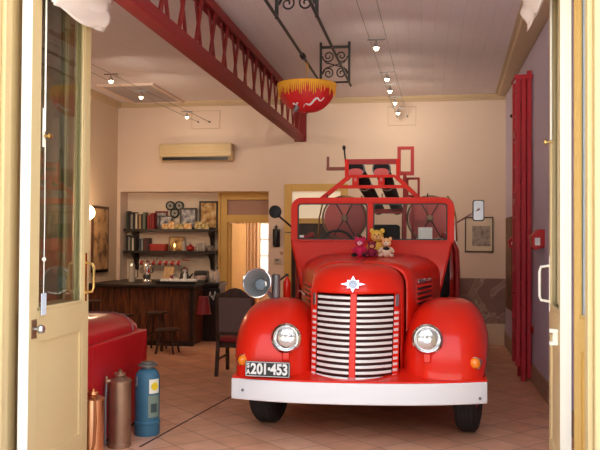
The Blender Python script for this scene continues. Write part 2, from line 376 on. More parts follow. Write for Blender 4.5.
d4, L2 = leaf('door_4', (.832,5.06), (.897,5.93), .066, 3.55, 1.19, WHITEP)
d4.scale.y = 1
hd = build('pull_handle', G().tube([(L2-.06,0,1.22),(L2-.06,.06,1.23),(L2-.06,.07,1.26),(L2-.06,.07,1.44),(L2-.06,.06,1.47),(L2-.06,0,1.48)], .010), WHITEP, d4)
build('handle_plate', G().box(L2-.075,L2-.045,0,.004,1.15,1.55), WHITEP, hd)
build('door_lock', G().box(.15,.21,0,.05,.99,1.01).box(.15,.21,0,.05,1.07,1.09).box(.17,.19,0,.03,.99,1.09), WHITEP, d4)
bt = build('bolt_rod', G().cyl((.5,.014,2.35),(.5,.014,3.5),.007), WHITEP, d4)
build('bolt_knob', G().lathe([(.008,0),(.008,.04),(.02,.045),(.02,.06),(.001,.066)], (.5,.0,2.34), (0,1,0)), BRASS, bt)
# the folded-back second leaves, between the jambs and the open leaves
d5, L3 = leaf('door_5', (-2.665,4.67), (-2.665,5.50), .06, 3.55, 1.19, CREAM)
d6, L4 = leaf('door_6', (.955,5.02), (1.06,4.66), .05, 3.55, 1.19, OCHRE, .05, OCHRE)  # ochre for cream: shade on the folded leaf is put into its paint
SKYREF = mat('sky_reflection_blue_glass', srgb(176,190,204), .25, var=.1, scale=3)  # flat pale blue stands in for sky reflected in the pane
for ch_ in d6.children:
    if ch_.name.startswith('glass_pane'): ch_.data.materials[0] = SKYREF
# white cloth bunting draped on the door tops
def bunting(name, x, y0, y1, z0, z1, seed, label, side):
    rnd = random.Random(seed); g = G()
    for k in range(5):
        a0 = rnd.uniform(.78,1.0); ph = rnd.uniform(0,6)
        def f(a, b_, a0=a0, ph=ph, k=k):
            yy = y0+(y1-y0)*a*a0
            zz = z1-(z1-z0)*(1.04-.04*a)*b_*(.78+.055*k) + .025*math.sin(7*a+ph)*b_
            return (x+side*(.012*k+.05*math.sin(PI*b_)*(.4+.6*a)+.014*math.sin(16*b_+ph+6*a)), yy, zz)
        g.surf(f, 20, 16)
    return tag(build(name, g, CLOTH, solid=.004, sharp=80), label, 'cloth', 'white cloth swags tied at the door tops')
bunting('cloth_swag', -2.375, 4.60, 5.56, 3.16, 3.62, 3, 'white cloth swag draped over the top of the left door', 1)
bunting('cloth_swag', .80, 5.35, 5.98, 3.25, 3.62, 5, 'white cloth swag hanging at the top of the right door', -1)

# ------------------------------------------------------------------ red lattice girder
gt = thing('lattice_girder', 'dark red riveted lattice girder running under the ceiling to the back wall', 'beam', (-2.02,9,3.28))
gy0, gy1 = 4.62, YB
gx = -2.06
build('bottom_chord', G().box(gx-.06,gx+.06,gy0,gy1,3.30,3.325).box(gx-.06,gx-.046,gy0,gy1,3.325,3.415).box(gx+.046,gx+.06,gy0,gy1,3.325,3.415), GIRDER, gt, world=True, bevel=.004)
build('top_chord', G().box(gx-.06,gx+.06,gy0,gy1,3.93,3.955).box(gx-.06,gx-.046,gy0,gy1,3.86,3.93).box(gx+.046,gx+.06,gy0,gy1,3.86,3.93), GIRDER, gt, world=True, bevel=.004)
n = 17; st = (gy1-gy0-.2)/n
for i in range(n):
    y = gy0+.15+i*st
    build('lattice_bar', G().bar((gx+.036,y,3.36),(gx+.036,y+st*.5,3.92),.016,.06), GIRDER, gt, world=True)
    build('lattice_bar', G().bar((gx-.036,y+st*.5,3.92),(gx-.036,y+st,3.36),.016,.06), GIRDER, gt, world=True)
build('end_plate', G().box(gx-.1,gx+.1,gy1-.03,gy1,3.3,3.955), GIRDER, gt, world=True)

# ------------------------------------------------------------------ wrought iron scroll frames and rods
def spiral(cx, cz, r, turns, start, sgn, y):
    return [(cx+sgn*(r*(1-.82*t))*math.cos(start+turns*2*PI*t), y, cz+(r*(1-.82*t))*math.sin(start+turns*2*PI*t)) for t in [k/40 for k in range(41)]]
def scroll_frame(y, z0, z1, lab):
    t = thing('scroll_bracket', lab, 'bracket', (-1.06,y,z0), 'wrought iron scroll brackets under the ceiling')
    xa, xb = -1.235, -.895; xm = (xa+xb)/2
    build('frame', G().box(xa-.014,xa+.014,y-.014,y+.014,z0,ZC).box(xb-.014,xb+.014,y-.014,y+.014,z0,ZC).box(xa,xb,y-.014,y+.014,z1-.014,z1+.014), IRON, t, world=True)
    for k, sg in enumerate((-1,1)):
        cx = xm+sg*.078; q = (z1-z0)/2
        pts = spiral(cx, z0+q*1.5, .072, 1.6, PI, -sg, y)
        build('scroll', G().tube(pts,.008,6), IRON, t, world=True)
        pts = spiral(cx, z0+q*.55, .072, 1.6, PI, -sg, y); pts = [(p[0],p[1],2*(z0+q*.55)-p[2]) for p in pts]
        build('scroll', G().tube(pts,.008,6), IRON, t, world=True)
        build('scroll_tie', G().tube([(xm+sg*.150,y,z0+q*1.45),(xm+sg*.11,y,z0+q*1.15),(xm,y,z0+q),(xm-sg*.11,y,z0+q*.85),(xm-sg*.150,y,z0+q*.5)],.007,6), IRON, t, world=True)
    return t, xa, xb
t1, xa, xb = scroll_frame(6.4, 3.52, 3.97, 'black iron scroll bracket nearest the open doors, cut off by the photo top')
t2, xa, xb = scroll_frame(9.2, 3.53, 3.96, 'black iron scroll bracket further back, beside the red hanging parasol')
build('bottom_bar', G().box(xa,xb,9.19,9.21,3.53,3.55), IRON, t2, world=True)
for x, lab in ((xa,'left black iron rod under the ceiling that carries the parasol'), (xb,'right black iron rod under the ceiling between the scroll brackets')):
    r = tag(build('iron_rod', G().cyl((x,5.0,3.535),(x,9.4,3.535),.014), IRON), lab, 'rod', 'long iron rods between the scroll brackets')
    if x == xa: build('coupling', G().lathe([(.014,0),(.03,.03),(.03,.12),(.014,.15)], (x,7.75,3.535), (0,1,0), 10), IRON, r, world=True)

# hanging parasol, turned bowl-down
pt = thing('paper_parasol', 'red hanging parasol with yellow fringed rim, open side up under the ceiling', 'parasol', (-1.22,8.0,2.98))
PC = Vector((-1.22,8.0,2.99))
def bowl(r, h): return [(r*math.sin(t*PI/2)**.8, h*(1-math.cos(t*PI/2))) for t in [k/12 for k in range(13)]]
g = G(); rs = []
for r_, h_ in bowl(.30,.28):
    rs.append([PC+Vector(((r_*(1-.05*abs(math.sin(4*(2*PI*i/64)))))*math.cos(2*PI*i/64), r_*(1-.05*abs(math.sin(4*2*PI*i/64)))*math.sin(2*PI*i/64), h_)) for i in range(64)])
g.rings(rs)
can = build('canopy', g, PARR, pt, world=True, solid=.004, sharp=60)
g = G()
for i in range(90):
    a = 2*PI*i/90; l_ = random.uniform(.06,.15); r0 = .302
    p = PC+Vector((r0*math.cos(a), r0*math.sin(a), .285)); q = PC+Vector(((r0-.10*l_)*math.cos(a), (r0-.10*l_)*math.sin(a), .285-l_))
    p.x += 0; tdir = Vector((-math.sin(a), math.cos(a), 0))*.011
    g.prism([p-tdir, p+tdir, q+tdir*.2, q-tdir*.2], Vector((math.cos(a), math.sin(a),0))*.006)
fr = build('fringe', g, YEL, pt, world=True); fr['kind'] = 'stuff'
build('rim_band', G().tube([PC+Vector((.302*math.cos(2*PI*i/48), .302*math.sin(2*PI*i/48), .285)) for i in range(48)], .010, 8, True), YEL, pt, world=True)
build('shaft', G().cyl(PC+Vector((0,0,-.02)), PC+Vector((0,0,.3)), .008), DKWOOD, pt, world=True)
build('hanging_string', G().tube([PC+Vector((0,0,.28)), PC+Vector((0,0,.528))], .004, 6).tube([PC+Vector((.03,0,.43)), PC+Vector((.0,0,.525))], .004, 6), YEL, pt, world=True)
build('handle', G().ell(PC+Vector((-.085,-.13,.03)), (.03,.03,.055), 12, Matrix.Rotation(.5,4,'Y')), DULL, pt, world=True)
def on_bowl(a, r_):
    t = math.asin(min(1,(r_/.30)**1.25)); return PC+Vector((r_*1.02*math.cos(a), r_*1.02*math.sin(a), .28*(1-math.cos(t))))
sw_ = [on_bowl(-1.62+.95*k/20, .15+.11*(k/20)**.7+.018*math.sin(k*.62)) for k in range(21)]
build('painted_swirl', G().tube(sw_, [.003+.008*math.sin(PI*k/20) for k in range(21)], 6), WHITE, pt, world=True)
build('painted_flower', G().tube([on_bowl(-2.15+.3*k/10, .20+.012*math.sin(k*.9)) for k in range(11)], .007, 6), WHITE, pt, world=True)

# ------------------------------------------------------------------ cable lights
def cable(p0, p1, lab):
    a, b_ = Vector(p0), Vector(p1); pts = [a.lerp(b_, k/10)-Vector((0,0,.02*math.sin(PI*k/10))) for k in range(11)]
    o = tag(build('light_cable', G().tube(pts,.0035,6), mat('grey_cable', (.22,.2,.19), .5)), lab, 'cable', 'stretched steel cables carrying spotlights')
    build('wall_anchor', G().cyl(b_-Vector((0,.06,0)), b_, .014), DULL, o, world=True)
cable((-.60,5.2,3.69),(-.46,YB,3.69),'left cable of the middle pair running to the back wall')
cable((-.43,5.2,3.69),(-.295,YB,3.69),'right cable of the middle pair running to the back wall')
cable((-4.05,5.2,3.68),(-3.83,YB,3.66),'left cable of the pair above the air conditioner')
cable((-3.85,5.2,3.68),(-3.63,YB,3.66),'right cable of the pair above the air conditioner')
def spot(x, y, z, lab, grp, power, ztop=3.69):
    t = thing('cable_spotlight', lab, 'spotlight', (x,y,z), grp)
    build('holder', G().cyl((0,0,.02),(0,0,ztop-z),.006).box(-.09,.09,-.006,.006,ztop-z-.012,ztop-z), DULL, t)
    build('reflector', G().lathe([(.014,.05),(.034,.0)], (0,0,0), (0,0,1), 14, False), STEEL, t)
    build('bulb', G().ell((0,0,0),(.024,.024,.028),12), BULB, t)
    ld = bpy.data.lights.new('bulb_light','SPOT'); ld.spot_size = R(135); ld.spot_blend = 1; ld.energy = power if y < 11.5 else power*.2; ld.color = (1,.85,.67); ld.shadow_soft_size = .04
    lo = bpy.data.objects.new('bulb_light', ld); COL.objects.link(lo); lo.location = (x,y,z-.10); lo.rotation_euler.x = R(76)   # aimed at the back wall
for k, (x, y, where) in enumerate(((-.49,7.84,'nearest the doors, apart from the rest'),(-.457,9.38,'second from the doors'),(-.454,10.14,'third from the doors'),(-.424,11.04,'fourth from the doors'),(-.412,11.92,'farthest, before the wall panel'))):
    spot(x, y, 3.6, 'lit spotlight on the middle cables, '+where, 'spotlights on the middle cables', 33)
for x, y, where in ((-3.816,9.06,'nearest the open door leaf'),(-3.838,10.15,'middle one, in front of the grey ceiling hatch'),(-3.738,11.91,'farthest one, beside the wall panel')):
    spot(x, y, 3.6, 'lit spotlight on the left cables, '+where, 'spotlights on the left cables', 33)

# ------------------------------------------------------------------ things on the back, left and right walls
ac = thing('air_conditioner', 'cream split air conditioner high on the back wall', 'air conditioner', (-3.83,YB,2.97))
g = G().prism([(-4.46,YB-.001,2.985),(-4.46,YB-.001,3.28),(-4.46,YB-.17,3.28),(-4.46,YB-.20,3.24),(-4.46,YB-.20,3.06),(-4.46,YB-.12,2.985)], (1.255,0,0))
build('casing', g, AC, ac, world=True, bevel=.012)
build('outlet_louvre', G().box(-4.40,-3.27,YB-.203,YB-.13,2.995,3.040), BLACK, ac, world=True)
build('grille_lines', G().box(-4.42,-3.25,YB-.204,YB-.20,3.20,3.206).box(-4.42,-3.25,YB-.204,YB-.20,3.16,3.166).box(-4.42,-3.25,YB-.204,YB-.20,3.10,3.106), OCHRE, ac, world=True)

def framed(name, lab, cat, x0, x1, y, z0, z1, fw, fm, pm, mount=None, grp=None, d=.025):
    """framed picture facing -y, back against y"""
    t = thing(name, lab, cat, ((x0+x1)/2, y, z0), grp)
    build('frame', G().box(x0,x0+fw,y-d,y,z0,z1).box(x1-fw,x1,y-d,y,z0,z1).box(x0+fw,x1-fw,y-d,y,z0,z0+fw).box(x0+fw,x1-fw,y-d,y,z1-fw,z1), fm, t, world=True)
    ix0,ix1,iz0,iz1 = x0+fw,x1-fw,z0+fw,z1-fw
    if mount:
        build('mount', G().box(ix0,ix1,y-.012,y-.003,iz0,iz1), mount[0], t, world=True)
        a,b_,c_,e_ = mount[1]
        build('picture', G().box(ix0+a,ix1-b_,y-.015,y-.012,iz0+c_,iz1-e_), pm, t, world=True)
    else: build('picture', G().box(ix0,ix1,y-.012,y-.003,iz0,iz1), pm, t, world=True)
    return t
FRD = mat('dark_frame', srgb(44,30,24), .4)
ENG = picture_mat('grey_engraving', (srgb(120,110,104),srgb(160,148,138),srgb(178,164,150)), 14)
framed('framed_print', 'framed grey print on the back wall right of the truck mirror', 'picture', .637, 1.079, YB, 1.484, 2.046, .014, FRD, ENG, (mat('print_mount', srgb(222,204,180), .7), (.10,.03,.08,.13)))
tag(build('wall_notice', G().box(.34,.515,YB-.012,YB,1.45,1.97), mat('white_notice_paper', (.9,.9,.9), .6)), 'white notice on the back wall, seen past the windscreen edge', 'notice')
e = thing('wall_extinguisher', 'small dark bottle-shaped extinguisher on the wall between the two back doors', 'extinguisher', (-2.457,YB-.05,1.56))
build('bottle', G().lathe([(.035,0),(.042,.02),(.042,.25),(.02,.29),(.012,.31)], (-2.457,YB-.05,1.56), (0,0,1), 14), BLACK, e, world=True)
build('handle', G().box(-2.48,-2.43,YB-.07,YB-.03,1.87,1.885).box(-2.462,-2.452,YB-.06,YB-.04,1.86,1.91), BLACK, e, world=True)
build('bracket', G().box(-2.51,-2.40,YB-.012,YB,1.54,1.57).box(-2.51,-2.50,YB-.06,YB,1.57,1.84).box(-2.41,-2.40,YB-.06,YB,1.57,1.84), BLACK, e, world=True)
tag(build('light_switch', G().box(-2.40,-2.34,YB-.012,YB,1.41,1.46), mat('tan_switch', srgb(190,150,116), .5), bevel=.003), 'small tan switch plate right of the back doorway', 'switch')
th = tag(build('thermostat', G().box(-2.49,-2.39,YB-.03,YB,1.26,1.35), mat('grey_beige_plastic', srgb(196,182,164), .5), bevel=.005), 'pale thermostat box on the wall under the small switch', 'thermostat')
build('display', G().box(-2.475,-2.415,YB-.033,YB-.03,1.30,1.335), DULL, th, world=True)
# left wall: poster and globe lamp
p = thing('framed_poster', 'framed sepia poster on the left wall above the bar end', 'picture', (XL,12.18,1.13))
build('frame', G().box(XL,XL+.03,11.80,12.44,1.11,2.19).box(XL,XL+.03,11.80,12.44,1.11,1.14), DKWOOD, p, world=True)
build('picture', G().box(XL+.03,XL+.034,11.84,12.40,1.16,2.15), picture_mat('sepia_poster', (srgb(96,70,48),srgb(176,140,98),srgb(190,154,112)), 5), p, world=True)
g_ = thing('wall_lamp', 'glowing opal globe lamp on the left wall, half hidden by the door edge', 'lamp', (XL,11.30,1.93))
build('globe', G().ell((XL+.15,11.30,2.06),(.125,.125,.125),20), SHADE, g_, world=True)
build('bracket', G().lathe([(.05,0),(.05,.015),(.02,.03)], (XL,11.30,2.0), (1,0,0), 14).cyl((XL+.02,11.30,2.0),(XL+.05,11.30,2.0),.012), BRASS, g_, world=True)
ld = bpy.data.lights.new('globe_light','POINT'); ld.energy = 25; ld.color = (1,.7,.42); ld.shadow_soft_size = .13
lo = bpy.data.objects.new('globe_light', ld); COL.objects.link(lo); lo.location = (XL+.42,11.30,2.06)
# right wall
p = thing('framed_picture', 'brown framed picture seen edge-on on the right wall behind the ladder', 'picture', (xr(12.1),12.1,.7))
xw = xr(12.1)
build('frame', G().box(xw-.035,xw+.01,11.72,12.5,.64,2.02), mat('brown_frame', srgb(120,82,48), .5), p, world=True, bevel=.006)
build('picture', G().box(xw-.038,xw-.035,11.78,12.44,.70,1.96), picture_mat('brown_picture', (srgb(80,58,40),srgb(150,110,70)), 4), p, world=True)
def bell(y, x0, z0, z1, w_, lab):
    t = thing('fire_alarm_box', lab, 'alarm box', (xr(y),y,z0), 'red alarm boxes on the right wall')
    X = xr(y)
    g = G().prism([(X,y-w_,z0+.03),(X,y-w_,z1),(X-.07,y-w_,z1),(X-.14,y-w_,z1-.07),(X-.13,y-w_,z0+.03),(X-.10,y-w_,z0)], (0,2*w_,0))
    build('casing', g, RED_BOX, t, world=True, bevel=.008)
    build('label', G().box(X-.105,X-.05,y-w_-.003,y-w_,z0+.05,z1-.09), PAPER, t, world=True)
bell(8.75, 1.0, 1.57, 1.79, .10, 'red alarm box on the right wall in front of the ladder')
bell(11.1, 1.0, 1.56, 1.74, .08, 'red alarm box on the right wall beyond the ladder')
hk = tag(build('wall_hook', G().cyl((xr(11.2),11.2,3.36),(xr(11.2)-.10,11.2,3.42),.022), DKWOOD), 'short dark peg sticking out of the right wall beside the ladder top', 'peg')
# ladder: three nested sections standing against the right wall, seen edge-on
lad = thing('escape_ladder', 'tall red wooden extension ladder standing against the right wall', 'ladder', (1.12,9.85,0))
for k, (x0, x1, z0, z1) in enumerate(((1.07,1.122,.18,3.62),(1.134,1.186,0,3.66),(1.198,1.25,.04,3.70))):
    for y in (9.62, 9.97):
        build('stile', G().box(x0,x1,y-.03,y+.03,z0,z1), RED_LAD, lad, world=True, bevel=.005)
    for j in range(11):
        z = z0+.22+j*.31
        if z < z1-.1: build('rung', G().cyl((x0+.027,9.63,z),(x0+.027,9.96,z),.016,seg=8), RED_LAD, lad, world=True)
build('top_bracket', G().box(1.05,1.26,9.565,9.59,3.60,3.65).box(1.05,1.07,9.59,9.99,3.62,3.635), RED_LAD, lad, world=True)
for z in (.52, 1.3, 2.1, 2.9):
    build('clamp', G().box(1.05,1.07,9.58,9.66,z,z+.07), RED_DK, lad, world=True)
build('pulley', G().lathe([(.045,0),(.03,.01),(.03,.02),(.045,.03)], (1.235,9.56,.62), (1,0,0), 14), RED_DK, lad, world=True)

# ------------------------------------------------------------------ bar, shelves and what stands on them
bar = thing('bar_counter', 'plank-fronted dark wooden bar in the back left corner', 'bar', (-4.4,12.2,0))
g = G(); xs = -5.27
rnd = random.Random(2)
while xs < -3.62:
    w_ = rnd.uniform(.11,.16); x1 = min(xs+w_, -3.6)
    g.box(xs+.003,x1-.003,11.70,11.73,.06,.90); xs = x1
build('plank_front', g, PLANK, bar, world=True, bevel=.003)
build('carcass', G().box(-5.21,-3.60,11.73,13.15,0,.90), DKWOOD, bar, world=True)
build('corner_post', G().box(-3.60,-3.545,11.69,11.76,0,.90), SHELFW, bar, world=True)
build('kick_board', G().box(-5.27,-3.56,11.68,11.70,0,.08), SHELFW, bar, world=True)
g = G(); y0 = 11.78
for k in range(9): g.box(-3.6,-3.575,y0+k*.15,y0+k*.15+.144,.03,.90)
build('end_planks', g, PLANK, bar, world=True)
build('return_panel', G().box(-3.575,-3.31,12.34,12.76,0,.90), SHELFW, bar, world=True)
build('worktop', G().box(-5.21,-3.52,12.8,13.17,.90,.95).box(-5.275,-3.52,11.64,12.8,.90,.95).box(-3.52,-3.29,12.3,12.8,.90,.95), SHELFW, bar, world=True, bevel=.008)

shx0, shx1 = -5.19, -3.54
SU = .01816                                   # shelf things are laid out in steps of 18 mm from the shelf's left end
def sx(i): return shx0 + i*SU
def shelf(z, lab):
    t = thing('wall_shelf', lab, 'shelf', (-4.36,13.1,z-.05), 'dark shelves in the kitchen niche')
    build('board', G().box(shx0,shx1,12.93,13.2,z-.045,z), SHELFW, t, world=True, bevel=.004)
    for x in (sx(9), sx(85)):
        build('bracket', G().prism([(x-.03,13.2,z-.045),(x-.03,12.97,z-.045),(x-.03,12.97,z-.08),(x-.03,13.08,z-.16),(x-.03,13.14,z-.32),(x-.03,13.2,z-.34)], (.06,0,0)), SHELFW, t, world=True, bevel=.004)
Z1, Z2 = 1.835, 1.455
shelf(Z1, 'upper dark shelf crowded with books and framed photographs')
shelf(Z2, 'lower dark shelf with books, red box and hanging mugs')
ORD = ['leftmost','second from left','third from left','fourth from left','fifth from left','sixth from left','seventh from left','eighth from left','ninth from left','tenth from left','eleventh from left','twelfth from left']
def book(i0, w_, h, col, z, lab, grp, y=13.0):
    m = mat('book_cover', col, .6, var=.1)
    x0, x1 = sx(i0)+.001, sx(i0+w_)-.001
    t = tag(build('book', G().box(x0,x0+.004,y,y+.15,z,z+h).box(x1-.004,x1,y,y+.15,z,z+h).box(x0,x1,y-.004,y,z,z+h), m), lab, 'book', grp)
    build('pages', G().box(x0+.004,x1-.004,y,y+.145,z+.004,z+h-.006), PAPER, t, world=True)
DG, BK, GW, WH, BR, CR, GG, RD = srgb(44,56,48), srgb(30,28,30), srgb(150,146,138), srgb(214,204,186), srgb(96,62,42), srgb(190,160,116), srgb(104,112,96), srgb(142,30,30)
for k, (i, w_, h, c_, n_) in enumerate(((1.5,2,.31,DG,'dark green'),(3.7,2,.29,BK,'black'),(5.9,2,.25,GW,'grey'),(8,2.4,.29,BK,'black'),(10.6,1.8,.27,WH,'white'),(12.5,1.8,.25,BR,'brown'),(14.4,1.7,.24,CR,'cream'),(16.2,1.8,.26,BK,'black'),(18.1,2.6,.29,GG,'grey-green'))):
    book(i, w_, h, c_, Z1, f'{n_} book, {ORD[k]} in the row on the upper shelf', 'books at the left of the upper shelf')
for k, (i, w_, h) in enumerate(((22.6,2,.24),(24.8,2,.27),(27,2.4,.28))):
    book(i, w_, h, RD, Z1, f'red book, {ORD[k]} of the red ones on the upper shelf', 'red books on the upper shelf')
PH1 = picture_mat('photo_grey_blue', (srgb(60,60,74),srgb(150,150,160),srgb(214,208,204)), 12)
PH2 = picture_mat('photo_ochre', (srgb(110,66,40),srgb(196,150,84),srgb(222,200,150)), 9)
PH3 = picture_mat('card_orange', (srgb(190,90,50),srgb(230,190,120),srgb(240,226,200)), 25)
PH4 = picture_mat('card_green', (srgb(90,100,60),srgb(200,170,90),srgb(236,224,196)), 25)
FRR = mat('dark_red_frame', srgb(110,24,24), .5)
framed('picture_frame', 'red-framed picture behind the dark photo frame on the upper shelf', 'picture frame', sx(27), sx(39.5), 13.19, Z1, Z1+.315, .03, FRR, PH1)
framed('picture_frame', 'dark-framed grey photo in front of the red frame on the upper shelf', 'picture frame', sx(32), sx(45.5), 13.14, Z1, Z1+.235, .02, FRD, PH1)
framed('picture_frame', 'mid-size dark frame with a pale blue photo, right of the three dials', 'picture frame', sx(52.5), sx(69.5), 13.15, Z1, Z1+.37, .03, FRD, PH1)
framed('picture_frame', 'largest dark frame with an ochre picture, right end of the upper shelf', 'picture frame', sx(71.5), sx(90), 13.17, Z1, Z1+.49, .03, FRD, PH2)
def card(i0, i1, h, m, lab, y=13.02):
    g = G().prism([(sx(i0),y,Z1),(sx(i1),y,Z1),(sx(i1),y+.025,Z1+h),(sx(i0),y+.025,Z1+h)], (0,.004,0))
    tag(build('postcard', g, m), lab, 'postcard', 'small postcards along the front of the upper shelf')
card(36.5,42.5,.09,PH3,'orange postcard, leftmost along the front of the upper shelf')
card(43,49,.13,PH3,'taller orange postcard below the three dials')
card(49.5,58,.09,PH4,'wide yellow-green postcard before the mid-size frame')
card(58.6,66,.10,PH3,'orange postcard before the right half of the mid-size frame')
card(69,75.5,.13,PH4,'green postcard at the foot of the largest frame')
card(76,83,.10,PH4,'green postcard, rightmost along the front of the upper shelf')
for i, z, lab in ((42.2,2.245,'left dial of the three round gauges on the niche wall'),(51.2,2.245,'right dial of the three round gauges on the niche wall'),(46.6,2.115,'bottom dial of the three round gauges on the niche wall')):
    t = thing('wall_gauge', lab, 'gauge', (sx(i),13.2,z-.08), 'round gauges on the niche wall')
    build('rim', G().lathe([(.082,0),(.082,.04),(.06,.05),(.058,.035)], (sx(i),13.2,z), (0,-1,0), 24, False), mat('dark_green_rim', srgb(52,58,54), .4), t, world=True)
    build('dial', G().lathe([(.06,0),(.06,.03)], (sx(i),13.2,z), (0,-1,0), 20), mat('grey_dial', srgb(150,146,138), .5), t, world=True)
    build('hub', G().lathe([(.02,.03),(.02,.04)], (sx(i),13.2,z), (0,-1,0), 12), BLACK, t, world=True)
# lower shelf
for k, (i, w_, h, c_, n_) in enumerate(((1.5,2,.27,BK,'black'),(3.6,1.7,.24,GW,'grey'),(5.4,1.8,.25,DG,'dark green'),(7.3,1.8,.22,WH,'white'),(9.2,1.9,.25,BK,'black'),(14.6,2,.21,srgb(58,70,92),'blue'),(16.8,1.8,.2,GW,'grey'),(19.6,2.4,.22,srgb(90,40,40),'maroon'),(22.1,2.2,.22,srgb(74,52,56),'plum'))):
    book(i, w_, h, c_, Z2, f'{n_} book, {ORD[k]} on the lower shelf', 'books on the lower shelf')
bx = tag(build('storage_box', G().box(sx(25.5),sx(40.5),12.98,13.16,Z2,Z2+.085), RED_DK, bevel=.005), 'low dark red box on the lower shelf left of the candle picture', 'box')
build('lid', G().box(sx(25.2),sx(40.8),12.975,13.165,Z2+.085,Z2+.12), RED_DK, bx, world=True, bevel=.004)
framed('picture_frame', 'pale metal-framed picture behind the lit candle on the lower shelf', 'picture frame', sx(41.5), sx(57), 13.17, Z2, Z2+.25, .02, mat('tarnished_frame', srgb(140,104,76), .4), PH2)
cn = tag(build('candle', G().lathe([(.028,0),(.028,.06)], (sx(49),13.05,Z2), (0,0,1), 14), mat('candle_wax', srgb(230,180,110), .5)), 'lit candle on the lower shelf before the pale framed picture', 'candle')
build('flame', G().lathe([(.004,.06),(.016,.085),(.012,.11),(.001,.14)], (sx(49),13.05,Z2), (0,0,1), 10), FLAME, cn, world=True)
def glass(i, h, r, lab, m, z=Z2, nm='drinking_glass', cat='glass', grp='glassware at the right of the lower shelf'):
    tag(build(nm, G().lathe([(r*.8,0),(r,h),(r*.9,h),(r*.7,.008)], (sx(i),13.05,z), (0,0,1), 16, False), m), lab, cat, grp)
GLS = mat('grey_glassware', srgb(186,176,166), .15, coat=.5)
glass(58.4,.17,.040,'tall grey beaker between the candle picture and red teapot',GLS)
tp = thing('teapot', 'small red teapot on the lower shelf', 'teapot', (sx(65),13.05,Z2))
build('body', G().lathe([(.04,0),(.065,.03),(.06,.07),(.03,.095)], (sx(65),13.05,Z2), (0,0,1), 18), RED_DK, tp, world=True)
build('lid', G().lathe([(.03,.095),(.02,.108),(.006,.11),(.009,.125),(.001,.13)], (sx(65),13.05,Z2)), RED_DK, tp, world=True)
build('spout', G().tube([(sx(65)-.055,13.05,Z2+.04),(sx(65)-.075,13.05,Z2+.07),(sx(65)-.085,13.05,Z2+.09)],[.014,.010,.008]), RED_DK, tp, world=True)
build('handle', G().tube([(sx(65)+.055,13.05,Z2+.07),(sx(65)+.095,13.05,Z2+.065),(sx(65)+.09,13.05,Z2+.03),(sx(65)+.06,13.05,Z2+.025)],.007), RED_DK, tp, world=True)
for k, i in enumerate((72,75,78)): glass(i,.13+.01*k,.025,f'slim glass, {ORD[k]} of three right of the red teapot',GLS)
for k in range(4):
    tag(build('saucer', G().lathe([(.03,0),(.075,.018),(.075,.022),(.03,.006)], (sx(85.5),13.05,Z2+.024*k), (0,0,1), 20), GLS), ['bottom','second lowest','third lowest','topmost'][k]+' pale saucer in the stack at the lower shelf end', 'saucer', 'stacked saucers on the lower shelf')
# mugs on hooks below the lower shelf
MUGW = mat('mug_white', srgb(226,206,196), .3, coat=.4)
mug0 = None
for k, i in enumerate((15,21,27,33.3,39.4,45.5,51.6)):
    lab = f'red and white mug, {ORD[k]} of seven hanging under the lower shelf'
    if mug0 is None:
        mug0 = thing('mug', lab, 'mug', (sx(i),13.0,1.258), 'mugs hanging under the lower shelf')
        Mt = Matrix.Rotation(R(65),4,'Y')
        g = G().lathe([(.032,0),(.038,.01),(.038,.085),(.033,.085),(.032,.015)], (0,0,.0), (1,.1,-.35), 16); build('cup', g, MUGW, mug0)
        build('red_band', G().lathe([(.0385,.02),(.0395,.03),(.0395,.07),(.0385,.075)], (0,0,0), (1,.1,-.35), 16, False), RED_DK, mug0)
        build('handle', G().tube([(.02,0,.03),(.022,0,.065),(.045,0,.085),(.07,0,.06),(.068,0,.02)],.006), MUGW, mug0)
        build('hook', G().tube([(.045,0,.145),(.045,0,.12),(.055,0,.10),(.045,0,.087),(.035,0,.095)],.003,6), STEEL, mug0)
        mug0.scale = (1.05,1.05,1.05)
    else: dup(mug0, (sx(i),13.0,1.258), lab)
wk = tag(build('whisk', G().cyl((sx(58),13.0,1.30),(sx(64),13.0,1.29),.010), RED_DK), 'wire whisk with red handle hanging sideways right of the mugs', 'whisk')
g = G()
for a in (0,60,120): 
    c_, s_ = math.cos(R(a)), math.sin(R(a))
    g.tube([(sx(64),13.0,1.29)]+[(sx(64)+.22*t,13.0+.045*math.sin(PI*t)*s_,1.29+.045*math.sin(PI*t)*c_-.0*t) for t in (.2,.4,.6,.8,.95)]+[(sx(64)+.22,13.0,1.29)]+[(sx(64)+.22*t,13.0-.045*math.sin(PI*t)*s_,1.29-.045*math.sin(PI*t)*c_) for t in (.95,.8,.6,.4,.2)],.003,5)
build('wires', g, STEEL, wk, world=True)
build('hook', G().tube([(sx(61),13.0,1.41),(sx(61),13.0,1.33),(sx(61)+.01,13.0,1.29),(sx(61)+.015,13.0,1.30)],.003,6), STEEL, wk, world=True)
# on the bar top
CU = .01707; bx0 = -4.796
def cx(i): return bx0 + i*CU                  # 17 mm steps from the jug
ZT = .95
jg = thing('glass_jug', 'tall glass coffee jug at the left of the bar top', 'jug', (cx(1),12.3,ZT))
build('body', G().lathe([(.05,0),(.055,.02),(.05,.22),(.055,.27),(.051,.27),(.046,.22),(.05,.03)], (cx(1),12.3,ZT), (0,0,1), 18, False), GLS, jg, world=True)
build('lid', G().lathe([(.054,.27),(.04,.30),(.008,.305),(.012,.33),(.001,.34)], (cx(1),12.3,ZT)), STEEL, jg, world=True)
build('handle', G().tube([(cx(1)+.05,12.3,ZT+.25),(cx(1)+.10,12.3,ZT+.24),(cx(1)+.10,12.3,ZT+.08),(cx(1)+.05,12.3,ZT+.06)],.008), BLACK, jg, world=True)
um = thing('coffee_urn', 'polished steel coffee urn on the bar top beside the cutting board', 'urn', (cx(16),12.3,ZT))
